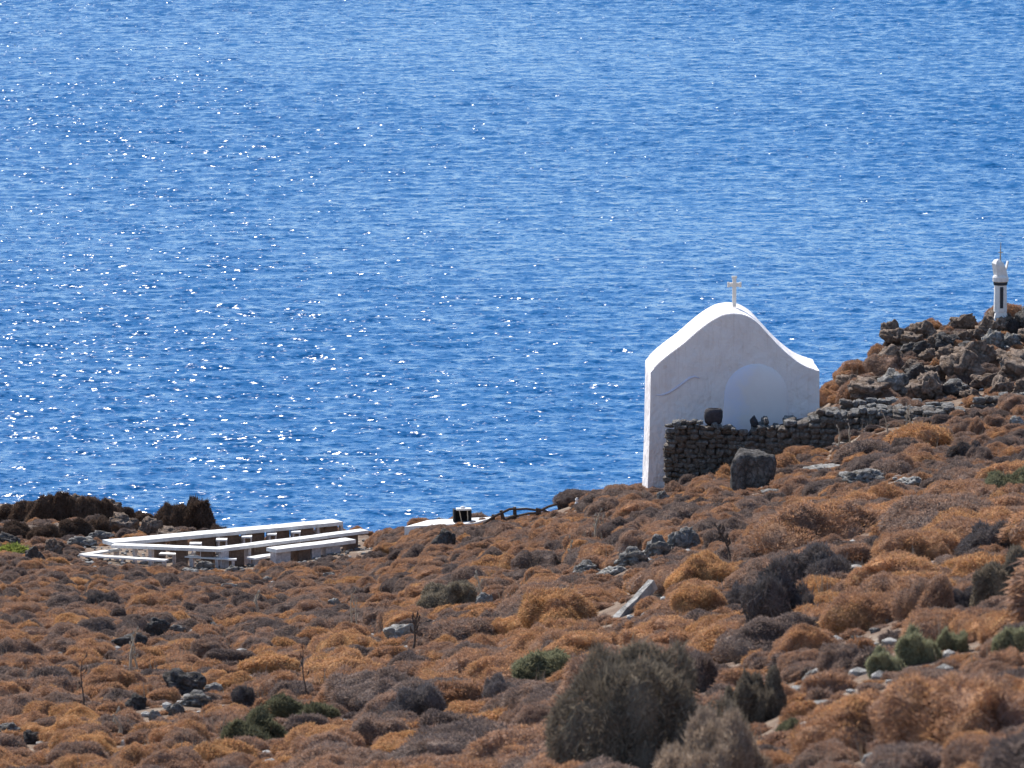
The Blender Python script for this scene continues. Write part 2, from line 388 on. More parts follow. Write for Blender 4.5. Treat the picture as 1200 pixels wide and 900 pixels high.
GREENM = [bush_mesh('green_bush', M_GREEN, 80+i, 14, 14000, .09, .017, spread=.8, core=.62, up=.3, stray=.12, **KN) for i in range(3)]
OLIVEM = [bush_mesh('olive_bush', M_OLIVE, 90+i, 20, 18000, .05, .016, spread=.8, up=.1, first=.42, lobe=(.16, .38)) for i in range(2)]
TAUPEM = [bush_mesh('taupe_bush', M_TAUPE, 95+i, 16, 24000, .055, .010, spread=.8, up=.1, first=.48, lobe=(.2, .42)) for i in range(1)]
WISPM = [bush_mesh('wispy_bush', M_OLIVE, 99, 18, 40000, .045, .008, spread=1.1, core=.7, up=.0, stray=.2, first=.48, lobe=(.25, .48))]
GRASSM = [bush_mesh('grass_tuft', M_GRASS, 102, 6, 2500, .28, .05, spread=.4, core=.5, up=.9)]
MESHES = dict(cushL=LARGE, cushM=MEDIUM, cushS=SMALL, dark=DARKM, green=GREENM, olive=OLIVEM, taupe=TAUPEM, wisp=WISPM, grass=GRASSM, brown=BROWNM)

GUARD = []      # things the scrub in front must not grow over: (column, half width, row, distance)
def protect(u, hw, v, y=None, vb=None):
    if y is None:
        p = hit(u, min(vb, 1000)); y = p.y if p is not None else 186
    GUARD.append((u, hw, v, y))
taken = []      # (x, y, r) footprints that scattered scrub keeps clear of
def put_bush(u, vb, w, h, kind, tint, label, name='shrub', cat='shrub', group=None):
    protect(u, w*.42, vb-h*.28, None, vb)
    p = hit(u, min(vb, 1000))
    if p is None: p = at_y(u, vb, 186)
    push = .7 if not (780 < u < 1000 and 530 < vb < 590) else 0
    if not push: p = at_y(u, vb, min(p.y, 156.6))
    ppm = F/p.y; r = w/2/ppm; hh = h/ppm*(.9 if kind in ('wisp', 'taupe') else .8 if kind == 'brown' else .78); r *= 1.08
    y = p.y + r*push; x = p.x*y/p.y
    z = ground_z(x, y)
    me = random.choice(MESHES[kind])
    o = link(name, me); o.location = (x, y, z-.04); o.rotation_euler = (0, 0, random.uniform(0, 6.28))
    o.scale = (r*1.0, r*1.0, hh); o['tint'] = float(tint)
    tag(o, label, cat, group); taken.append((x, y, r*.8)); return o
# kinds with tint: cushion scrub 0 grey-brown .. 1 golden
BUSHES = [
 (768, 918, 195, 182, 'wisp', .5, 'biggest wispy grey-olive bush at the bottom, left of the pale taupe bush'),
 (832, 962, 158, 150, 'taupe', .8, 'pale taupe feathery bush at the bottom, right of the biggest grey bush'),
 (884, 850, 80, 92, 'olive', .35, 'dark olive bush just behind the pale taupe bush'),
 (818, 812, 60, 66, 'cushM', .12, 'purplish brown dry bush behind the biggest grey-olive bush, on its right'),
 (912, 738, 95, 105, 'dark', .3, 'blackish grey twiggy bush right of the dark leaning stalk'),
 (965, 690, 100, 66, 'dark', .45, 'dark grey twiggy bush below the big rust cushion, right half of the pair'),
 (868, 712, 40, 40, 'dark', .5, 'small grey-green bush at the left foot of the blackish grey bush'),
 (650, 742, 118, 66, 'cushL', .9, 'large golden brown cushion left of the slanted pale slab'),
 (682, 768, 100, 42, 'cushL', .85, 'low orange cushion in front of the large golden cushion'),
 (645, 796, 90, 46, 'green', .5, 'olive green shrub below the low orange cushion'),
 (525, 716, 80, 50, 'olive', .75, 'round olive brown bush above the grey and tan hummock'),
 (545, 758, 82, 44, 'cushM', .4, 'grey and tan hummock below the round olive brown bush'),
 (490, 850, 85, 66, 'dark', .55, 'dark blue-grey bush with a pointed top left of the rust hummock'),
 (585, 820, 44, 42, 'dark', .75, 'small blue-grey bush left below the olive green shrub'),
 (535, 830, 72, 46, 'cushM', .62, 'rust brown hummock between two blue-grey bushes'),
 (300, 876, 80, 56, 'green', .02, 'dark green bush, lower left one of a pair'),
 (352, 850, 74, 48, 'green', .08, 'dark green bush, upper right one of a pair'),
 (287, 828, 46, 34, 'dark', .2, 'small black bush right of the white topped grey rocks'),
 (318, 792, 74, 34, 'cushM', .95, 'golden yellow cushion above the small black bush'),
 (268, 778, 54, 24, 'cushM', .05, 'long purple brown cushion left of the golden yellow one'),
 (116, 712, 40, 24, 'dark', .15, 'small black round bush below the white front bench'),
 (139, 726, 26, 20, 'cushM', .0, 'small dark bush just right below the black round bush'),
 (822, 690, 86, 58, 'cushL', .95, 'golden cushion left of the dark leaning stalk'),
 (822, 722, 86, 50, 'cushL', .88, 'bright orange smooth cushion under the golden cushion'),
 (962, 648, 150, 76, 'cushL', .66, 'largest rust red cushion below the pale flat outcrop'),
 (1068, 656, 84, 48, 'cushL', .72, 'golden brown cushion with grey twigs right of the largest rust cushion'),
 (894, 644, 50, 52, 'cushL', .8, 'orange brown cushion left of the largest rust cushion'),
 (1090, 728, 90, 72, 'cushL', .55, 'tall brown hummock left of the knobbly dark bush'),
 (1010, 742, 105, 62, 'cushL', .78, 'orange cushion with a dark hollow above the white stones'),
 (945, 770, 90, 56, 'cushL', .68, 'tan orange cushion left of the white stones'),
 (1165, 655, 90, 58, 'dark', .5, 'dark grey drooping bush at the right edge above the knobbly bush'),
 (1180, 712, 90, 92, 'olive', .45, 'knobbly dark brown bush at the right edge'),
 (1120, 715, 54, 40, 'dark', .35, 'low dark grey bush at the left foot of the knobbly bush'),
 (1186, 580, 60, 42, 'green', .45, 'bright green shrub at the right edge under the wall'),
 (1038, 792, 50, 44, 'green', .8, 'grey-green shrub, leftmost of three in a row'),
 (1076, 778, 56, 58, 'green', .75, 'grey-green shrub, middle and tallest of three in a row'),
 (1118, 766, 44, 42, 'green', .85, 'grey-green shrub, rightmost of three in a row'),
 (1192, 770, 54, 48, 'green', .7, 'grey-green shrub cut by the right edge of the view'),
 (1010, 885, 150, 92, 'cushL', .76, 'large orange hummock at the bottom right'),
 (1120, 880, 190, 120, 'cushL', .66, 'widest rust brown cushion at the lower right corner'),
 (1060, 925, 120, 72, 'cushL', .35, 'mauve brown hummock in front of the widest rust cushion'),
 (1160, 960, 150, 90, 'cushL', .78, 'orange hummock at the very bottom right'),
 (925, 862, 40, 34, 'green', .2, 'small dark green shrub right of the pale taupe bush'),
 (938, 850, 54, 40, 'cushM', .85, 'small orange cushion above the small dark green shrub'),
 (975, 815, 64, 44, 'cushM', .6, 'rust cushion beside the pale rubble right of the taupe bush'),
 (1075, 528, 80, 42, 'cushM', .9, 'orange cushion right of the pale dry plants against the wall'),
 (1015, 540, 66, 32, 'cushM', .2, 'grey mauve cushion at the foot of the dry stone wall'),
 (1040, 560, 60, 26, 'cushM', .3, 'grey cushion above the pale flat outcrop'),
 (1130, 545, 46, 38, 'dark', .2, 'black bush right of the orange cushion by the wall'),  # black from its own dark twigs
 (1150, 545, 36, 30, 'cushM', .15, 'dark brown bush right of the black one near the wall'),
 (790, 582, 34, 26, 'cushM', .55, 'round rust brown bush at the left foot of the ruined wall'),
 (815, 584, 26, 20, 'cushM', .65, 'small orange bush right of the round rust one under the ruined wall'),
 (806, 562, 32, 24, 'cushM', .08, 'purple brown bush against the dark ruined wall'),
 (850, 545, 38, 30, 'cushM', .85, 'orange bush against the wall left of the upright block'),
 (833, 560, 26, 20, 'cushM', .4, 'low tan bush left of the upright block'),
 (918, 552, 48, 30, 'cushM', .82, 'orange bush against the wall right of the upright block'),
 (962, 536, 34, 16, 'cushM', .85, 'low orange bush against the middle of the wall'),
 (442, 659, 32, 18, 'cushM', .1, 'small dark cushion right of the thick white bench'),
 (203, 620, 46, 40, 'brown', .4, 'left hump of the dark thicket behind the far table'),
 (232, 621, 50, 48, 'brown', .25, 'tallest hump of the dark thicket behind the far table'),
 (256, 621, 40, 32, 'brown', .35, 'right hump of the dark thicket, falling to the sea'),
 (278, 620, 34, 14, 'brown', .2, 'lowest dark scrub at the seaward end of the far thicket'),
 (6, 612, 40, 26, 'brown', .4, 'dark brown thicket cut by the left edge on the knoll'),
 (30, 612, 40, 32, 'brown', .6, 'reddish brown thicket on the left of the knoll crest'),
 (54, 612, 38, 40, 'brown', .5, 'brown thicket on the middle left of the knoll crest'),
 (76, 612, 36, 44, 'brown', .35, 'highest brown thicket of the knoll crest'),
 (100, 612, 38, 38, 'brown', .55, 'brown thicket right of the highest one on the knoll'),
 (122, 612, 34, 34, 'brown', .4, 'brown thicket near the right end of the knoll crest'),
 (144, 612, 34, 22, 'brown', .3, 'low dark thicket sloping down at the right end of the knoll'),
 (168, 612, 36, 16, 'brown', .35, 'low dark thicket in the gap between knoll and far thicket'),
 (18, 632, 46, 26, 'brown', .3, 'dark thicket at the left foot of the knoll'),
 (52, 634, 44, 24, 'brown', .5, 'rough brown thicket at the middle foot of the knoll'),
 (86, 632, 46, 28, 'brown', .3, 'rough dark thicket above the flat grey boulder'),
 (116, 626, 40, 26, 'brown', .5, 'brown thicket at the right foot of the knoll'),
 (1030, 420, 30, 22, 'cushM', .6, 'orange brown bush at the left crest of the rocky headland'),
 (1000, 470, 34, 34, 'cushM', .55, 'rust bush low on the headland beside the chapel'),
 (1050, 460, 30, 34, 'cushM', .6, 'rust bush in the middle of the headland rocks'),
 (1098, 438, 26, 22, 'cushM', .75, 'golden bush among the headland rocks'),
 (1150, 425, 30, 22, 'cushM', .75, 'golden bush under the white beacon'),
 (1140, 478, 40, 18, 'cushM', .75, 'orange bush behind the upper wall'),
 (1182, 395, 40, 32, 'dark', .0, 'black bush right under the white beacon'),
]
for (u, vb, w, h, k, t, lab) in BUSHES:
    nm = {'cushL': 'cushion_shrub', 'cushM': 'cushion_shrub', 'cushS': 'cushion_shrub', 'green': 'green_shrub', 'dark': 'twiggy_shrub',
          'olive': 'twiggy_shrub', 'brown': 'thicket', 'taupe': 'twiggy_shrub', 'wisp': 'twiggy_shrub'}[k]
    put_bush(u, vb, w, h, k, t, lab, nm)
put_bush(16, 652, 46, 18, 'grass', .6, 'bright yellow-green grass clump at the left edge', 'grass_clump', 'grass')
put_bush(245, 628, 34, 18, 'grass', .35, 'yellow-green tuft behind the far white table', 'grass_clump', 'grass')

# ------------------------------------------------------------------ rocks
def rock_np(seed, sub=4, planes=14, rough=.16, freq=1.7):
    rg = np.random.default_rng(seed); v, f = ico(sub)
    nrm = unit(rg.normal(size=(planes, 3))); off = rg.uniform(.45, .85, planes)
    t = v @ nrm.T
    k = np.where(t > 1e-3, off[None]/np.maximum(t, 1e-3), 9).min(1); k = np.minimum(k, 1)
    nz = np.array([noise.fractal(Vector(q*freq)+Vector((seed*3.3, 0, 0)), 1.0, 2.0, 5) for q in v])
    rd = np.array([abs(noise.noise(Vector(q*freq*2.2)+Vector((0, seed*1.3, 0)))) for q in v])
    v = v*(k*(1+rough*nz-rough*.8*(rd < .06)))[:, None]
    return v, f
def rock_mesh(name, m, seed, **kw):
    v, f = rock_np(seed, **kw); v = v/np.abs(v).max(0); return mesh_np(name, v, f, [m], True)
RK = {k: [rock_mesh(k+'_rock', m, s+i*7, rough=rr) for i in range(4)] for k, m, s, rr in
      (('grey', M_ROCK, 1, .32), ('pale', M_PALE, 2, .28), ('brown', M_BROWNROCK, 3, .36), ('dark', M_DARKROCK, 4, .3))}
def put_rock(u, vb, w, h, kind, label, dep=.7, group=None, name='rock', tilt=0.0, keep=True):
    protect(u, w*.5, vb-h*.3, None, vb)
    p = hit(u, vb)
    if p is None: p = at_y(u, vb, 186)
    ppm = F/p.y; r = w/2/ppm; hh = h/ppm
    y = p.y + r*dep*.6; x = p.x*y/p.y
    o = link(name, random.choice(RK[kind])); o.location = (x, y, ground_z(x, y)+hh*.3)
    o.rotation_euler = (random.uniform(-.2, .2), tilt, random.choice((0, math.pi))+random.uniform(-.25, .25))
    o.scale = (r*1.02, max(r*dep, .05), hh*.68)
    tag(o, label, 'rock', group)
    if keep: taken.append((x, y, r*.75))
    return o
ROCKS = [
 (521, 644, 34, 25, 'dark', 'dark rounded boulder in front of the white slab and black box'),
 (690, 674, 44, 18, 'grey', 'low grey rock at the left end of the long outcrop'),
 (718, 676, 40, 16, 'pale', 'rounded pale rock low in the long grey outcrop'),
 (738, 664, 52, 24, 'grey', 'grey rock in the middle of the long outcrop'),
 (768, 655, 46, 30, 'grey', 'tall grey rock in the right half of the long outcrop'),
 (802, 648, 44, 36, 'grey', 'dark grey rock at the right end of the long outcrop'),
 (1064, 572, 46, 16, 'pale', 'white flat rock right of the grey outcrop below the wall'),
 (1012, 570, 62, 22, 'grey', 'long pale grey outcrop below the dry stone wall'),
 (962, 554, 52, 12, 'pale', 'thin pale rock ledge below the middle of the wall'),
 (905, 578, 30, 6, 'pale', 'thin white stone chip below the upright block'),
 (776, 588, 22, 14, 'grey', 'small grey rock below the left corner of the chapel'),
 (468, 752, 46, 26, 'pale', 'pale rock with a dark dry plant at its right end'),
 (217, 815, 52, 36, 'dark', 'black crusted boulder with a white stone beside it'),
 (248, 812, 28, 12, 'pale', 'white stone right of the black crusted boulder'),
 (228, 828, 54, 20, 'grey', 'long grey rock in front of the black crusted boulder'),
 (206, 838, 24, 16, 'grey', 'small angular grey rock left of the long grey one'),
 (160, 832, 34, 20, 'dark', 'low dark rock left of the black crusted boulder'),
 (182, 846, 20, 18, 'pale', 'pale jagged rock below the low dark rock'),
 (184, 748, 32, 26, 'dark', 'black rock, right one of the dark group in the left slope'),
 (152, 762, 44, 24, 'dark', 'black rock, left one of the dark group in the left slope'),
 (206, 744, 24, 14, 'grey', 'light grey rock right of the black rocks'),
 (146, 626, 40, 27, 'brown', 'brown rounded boulder behind the left end of the white table'),
 (176, 628, 30, 24, 'brown', 'brown boulder right of the rounded one behind the table'),
 (60, 652, 30, 22, 'brown', 'round brown boulder left of the white front bench'),
 (40, 660, 28, 22, 'dark', 'dark boulder left of the round brown one'),
 (96, 642, 42, 16, 'grey', 'flat grey boulder behind the left end of the bench'),
 (118, 634, 34, 14, 'grey', 'pale ledge behind the bench corner'),
 (160, 640, 24, 12, 'grey', 'small grey rock at the table corner'),
 (40, 628, 40, 14, 'brown', 'brown ledge under the left thicket'),
 (10, 640, 34, 16, 'dark', 'dark ledge at the left picture edge'),
 (42, 600, 26, 18, 'brown', 'jagged brown rock poking out of the knoll crest, left one'),
 (90, 598, 24, 20, 'brown', 'jagged brown rock poking out of the knoll crest, middle one'),
 (132, 602, 26, 20, 'brown', 'jagged brown rock poking out of the knoll crest, right one'),
 (72, 630, 34, 16, 'brown', 'brown rock showing between the thickets on the knoll front'),
 (200, 632, 34, 16, 'brown', 'brown ledge below the dark thicket behind the far table'),
 (240, 668, 26, 12, 'grey', 'grey rock at the foot of the table front pillar'),
 (222, 672, 22, 8, 'pale', 'flat pale rock below the table front'),
 (274, 672, 24, 10, 'grey', 'grey rock right of the table front pillar'),
 (270, 690, 22, 9, 'pale', 'pale rock below the grey rocks near the table'),
 (860, 776, 22, 9, 'pale', 'pale stone behind the dark olive bush'),
 (1025, 742, 16, 8, 'pale', 'white stone, left one under the orange cushion hollow'),
 (1036, 732, 12, 10, 'pale', 'white upright stone, right one under the orange cushion hollow'),
 (1008, 750, 22, 6, 'pale', 'flat white stone in front of the two white stones'),
 (988, 738, 18, 12, 'brown', 'tan stone at the left of the white stones'),
 (952, 800, 26, 18, 'pale', 'pale rubble stone right of the taupe bush'),
 (945, 795, 18, 12, 'brown', 'tan rubble stone right of the taupe bush'),
 (1196, 690, 20, 18, 'pale', 'pale stone at the right edge beside the knobbly bush'),
 (1192, 500, 22, 16, 'pale', 'pale stone at the right edge level with the wall'),
 (88, 828, 0, 0, '', ''),
 (10, 862, 40, 16, 'grey', 'grey rock at the left edge low in the slope'),
 (38, 872, 24, 18, 'dark', 'dark jagged rock right of the grey edge rock'),
 (248, 733, 10, 5, 'pale', 'single small white stone in the left slope'),
 (315, 682, 14, 7, 'pale', 'small white stone below the thick white bench'),
 (388, 678, 20, 9, 'pale', 'white stone patch below the right end of the thick bench'),
 (392, 712, 18, 14, 'pale', 'pale broken stone above the dry stalks'),
 (68, 768, 10, 5, 'pale', 'tiny white stone in the far left slope'),
 (120, 775, 12, 4, 'pale', 'flat tiny pale stone left of the pale stalk'),
 (300, 690, 12, 6, 'pale', 'pale chip under the thick white bench'),
 (502, 735, 12, 10, 'dark', 'tiny black stone above the pale rock'),
 (570, 712, 26, 20, 'pale', 'pale stone with dry stalks right of the olive brown bush'),
]
for r_ in ROCKS:
    if r_[2]: put_rock(*r_[:5], r_[5])
# headland: crags one can tell apart on the slope right of the chapel
HEAD = []
hr = random.Random(5)
tries = 0
while len(HEAD) < 36 and tries < 4000:
    tries += 1
    u = hr.uniform(985, 1215); vb = hr.uniform(392, 470)
    if vb < np.interp(u, [980, 1021, 1050, 1200], [462, 436, 402, 392]): continue
    w = hr.uniform(22, 54)
    if any(abs(u-a) < (w+c)*.30 and abs(vb-b_) < 15 for a, b_, c in HEAD): continue
    HEAD.append((u, vb, w))
HEAD.sort(key=lambda t: (t[1], t[0]))
HM = [(1172, 380, 'the white beacon'), (1045, 390, 'the pointed crag'), (1128, 380, 'the rounded crest crag'), (1098, 428, 'the golden headland bush'), (1050, 445, 'the rust headland bush'),
      (1000, 455, 'the rust bush beside the chapel'), (1150, 415, 'the golden bush under the beacon'), (1122, 460, 'the long pale ledge'), (1205, 420, 'the right picture edge on the headland')]
hd = {}
for (u, vb, w) in HEAD:
    mk = min(HM, key=lambda m_: (m_[0]-u)**2 + 2*(m_[1]-vb)**2); du, dv = u-mk[0], vb-mk[1]
    rel = ('right of' if du > 0 else 'left of') if abs(du) > abs(dv)*1.3 else ('above' if dv < 0 else 'below')
    kind = 'brown' if hr.random() < .8 else ('grey' if hr.random() < .4 else 'dark'); size = 'big' if w > 40 else 'small' if w < 30 else 'mid-sized'
    hd.setdefault((size, kind, rel, mk[2]), []).append((u, vb, w))
for (size, kind, rel, mk), L_ in hd.items():
    L_.sort(); n = len(L_)
    for i, (u, vb, w) in enumerate(L_):
        lab = '%s %s crag %s %s' % (size, kind, rel, mk)
        if n == 2: lab += ', ' + ('left', 'right')[i] + ' of two'
        elif n == 3: lab += ', ' + ('leftmost', 'middle', 'rightmost')[i]
        put_rock(u, vb, w*1.2, w*hr.uniform(.55, .85), kind, lab, .9, ('%s %s crags %s %s' % (size, kind, rel, mk)) if n > 3 else 'crags of the headland', 'rock', keep=False)
for (u, vb, w, h, lab) in [(1045, 398, 26, 24, 'pointed crag at the left crest of the headland'), (1128, 388, 34, 22, 'rounded crag on the crest left of the beacon'),
                           (1194, 392, 30, 26, 'dark crag on the crest right of the beacon'), (1082, 396, 34, 20, 'low crag on the crest, between the pointed and the rounded one'),
                           (1155, 390, 28, 18, 'low crag on the crest at the left foot of the beacon')]:
    put_rock(u, vb, w, h, 'brown' if u < 1190 else 'dark', lab, .9)
put_rock(1122, 465, 60, 20, 'grey', 'long pale ledge below the middle of the headland')

# the upright squared block in front of the ruined wall
p = hit(882, 576); ppm = F/p.y
bmv, bmf = rock_np(77, sub=4, planes=3, rough=.06)
def block_mesh(name, m, seed, rough=.05, pw=5, sub=4):
    v, f = ico(sub)
    n = (np.abs(v)**pw).sum(1)**(1/pw); v = v/n[:, None]
    nz = np.array([noise.fractal(Vector(q*1.8)+Vector((seed*2.7, 1, 0)), 1.0, 2.0, 4) for q in v])
    v = v*(1+rough*nz)[:, None]
    return mesh_np(name, v, f, [m], True)
o = link('boulder', block_mesh('boulder', M_DARKROCK, 5, .14)); o.location = (p.x, p.y+.1, ground_z(p.x, p.y+.1)+.28)
o.scale = (.46, .34, .60); o.rotation_euler = (R(-4), R(5), R(-8)); tag(o, 'dark upright squared block standing in front of the ruined wall', 'rock'); taken.append((p.x, p.y+.3, .5))

# the slanted pale slab on the slope
a = hit(712, 730); bq = at_y(764, 679, a.y+.6)
mid = (a+bq)/2; L = (bq-a).length
bm = bmesh.new(); box(bm, (0, 0, 0), (L, .11, .16)); bmesh.ops.subdivide_edges(bm, edges=bm.edges, cuts=4, use_grid_fill=True)
for v_ in bm.verts:
    v_.co.z *= (.55 + .45*(v_.co.x/L+.5)); v_.co += Vector((0, .012, .012))*noise.noise(v_.co*9)
o = bm_obj('stone_slab', bm, M_PALE); dx = bq-a
X = dx.normalized(); Y = Vector((0, 1, 0)); Y = (Y - X*Y.dot(X)).normalized(); Z = X.cross(Y)
Mx = Matrix((X, Y, Z)).transposed().to_4x4(); o.matrix_world = Matrix.Translation(mid + Vector((.02, 0, -.07))) @ Mx @ Matrix.Rotation(R(24), 4, 'X')
tag(o, 'long pale slab lying tilted on the slope with a white top edge', 'stone slab')

# ------------------------------------------------------------------ chapel
YC = 159.0; PPM = F/YC
c0 = at_y(762, 572, YC)
chapel = empty('chapel', (c0.x, YC, c0.z), R(2.0))
tag(chapel, 'small white lime-plastered chapel with a curved gable on the edge of the slope', 'chapel')
prof = [(762, 434), (771, 424), (784, 413), (800, 401), (816, 387), (830, 376), (842, 369), (850, 366), (863, 365), (876, 368), (888, 376),
        (901, 390), (914, 404), (926, 415), (938, 424), (950, 430), (962, 433)]
def smooth_curve(pts, n=6):
    out = []
    P = [Vector(p) for p in pts]; P = [P[0]*2-P[1]] + P + [P[-1]*2-P[-2]]
    for i in range(1, len(P)-2):
        for k in range(n):
            t = k/n
            out.append(.5*((2*P[i]) + (-P[i-1]+P[i+1])*t + (2*P[i-1]-5*P[i]+4*P[i+1]-P[i+2])*t*t + (-P[i-1]+3*P[i]-3*P[i+1]+P[i+2])*t**3))
    out.append(P[-2]); return out
top = [Vector(((q.x-762)/PPM, (572-q.y)/PPM)) for q in smooth_curve(prof, 4)]
DEP = 2.35
def gable_prism(top, y0, y1, zb, batter=.09, inset=0):
    bm = bmesh.new(); rows = []
    NY = 8
    for j in range(NY+1):
        y = y0 + (y1-y0)*j/NY; ring = []
        nzs = 14
        for k in range(nzs):                          # left side, splayed towards the base
            t = k/nzs; z = zb + (top[0].y-zb)*t; ring.append((top[0].x - batter*(1-t)**1.6, y, z))
        for q in top: ring.append((q.x, y, q.y))
        for k in range(nzs):
            t = 1-(k+1)/nzs; z = zb + (top[-1].y-zb)*t; ring.append((top[-1].x + .03*(1-t), y, z))
        rows.append([bm.verts.new(Vector(c) + Vector((1, 0, 1))*.012*noise.noise(Vector(c)*1.7)) for c in ring])
    n = len(rows[0])
    for j in range(NY):
        for k in range(n-1): bm.faces.new((rows[j][k], rows[j][k+1], rows[j+1][k+1], rows[j+1][k]))
        bm.faces.new((rows[j][n-1], rows[j][0], rows[j+1][0], rows[j+1][n-1]))
    bm.faces.new(rows[0]); bm.faces.new(rows[-1][::-1])
    return bm
bm = gable_prism(top, 0, DEP, -.7)
ends = [e for e in bm.edges if len(e.link_faces) == 2 and e.calc_face_angle(0) > 1.2]
bmesh.ops.bevel(bm, geom=ends, offset=.035, segments=3, affect='EDGES')
wall = bm_obj('wall', bm, M_WHITE, chapel, smooth=True)
wall.data.set_sharp_from_angle(angle=R(50))
# roof coat: a thin shell of lime lying on the curved top, 15 mm proud
bm = bmesh.new(); rr = []
for j in range(2):
    y = (.03, DEP-.03)[j]
    o1 = [bm.verts.new((q.x, y, q.y+.018)) for q in top[2:-2]]; o2 = [bm.verts.new((q.x, y, q.y-.02)) for q in top[2:-2]]; rr.append((o1, o2))
n = len(rr[0][0])
for k in range(n-1):
    bm.faces.new((rr[0][0][k], rr[0][0][k+1], rr[1][0][k+1], rr[1][0][k]))
    for j in range(2): bm.faces.new((rr[j][0][k], rr[j][0][k+1], rr[j][1][k+1], rr[j][1][k]))
for k in (0, n-1): bm.faces.new((rr[0][0][k], rr[1][0][k], rr[1][1][k], rr[0][1][k]))
bm_obj('roof', bm, M_WHITE, chapel, smooth=False)
# apse: a shallow half drum with a half dome
def loc(u, v): return ((u-762)/PPM, (572-v)/PPM)
ax, az = loc(887, 462); ar = 38/PPM
bm = bmesh.new(); seg = 20; rings = []
for z, k in [(-.5, 1.04), (.4, 1.03), (az-.6, 1.02), (az-.05, 1.0)] + [(az+ar*math.sin(R(t)), math.cos(R(t))) for t in (8, 20, 32, 44, 56, 68, 80, 88)]:
    rings.append([bm.verts.new((ax + ar*k*math.cos(math.pi*(1+i/seg)), .015 + .24*ar*k*math.sin(math.pi*(1+i/seg)), z)) for i in range(seg+1)])
for i in range(len(rings)-1):
    for k in range(seg): bm.faces.new((rings[i][k], rings[i][k+1], rings[i+1][k+1], rings[i+1][k]))
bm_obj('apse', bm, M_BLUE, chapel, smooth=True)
pts = [loc(*q) for q in ((768, 461), (776, 461), (784, 458), (792, 453), (800, 447), (808, 441), (814, 439), (820, 441))]
bm = bmesh.new(); tube(bm, [(x, .004, z) for x, z in pts], [.012, .028, .034, .034, .034, .034, .028, .012], 8)
tag(bm_obj('moulding', bm, plain('bluish_line', (.64, .65, .76), .08), chapel, smooth=True), 'faint bluish wavy plaster ridge at the left of the gable')  # thin raised curve in one bluish tone
# cross
cx, cz = loc(865, 351)
bm = bmesh.new(); box(bm, (cx, DEP*.55, cz+.12), (.095, .08, .76)); box(bm, (cx, DEP*.55, cz+.29), (.32, .076, .095))
M_CROSS = plain('worn_marble', (.74, .69, .62), .12)
for px, pz, sx, sz in ((-.15, .29, .05, .13), (.15, .29, .05, .13), (0, .48, .13, .05)): box(bm, (cx+px, DEP*.55, cz+pz), (sx, .062, sz))
bm_obj('cross', bm, M_CROSS, chapel)
taken.append((c0.x+1, YC+1.2, 1.6)); taken.append((c0.x+3, YC+1.2, 1.8))

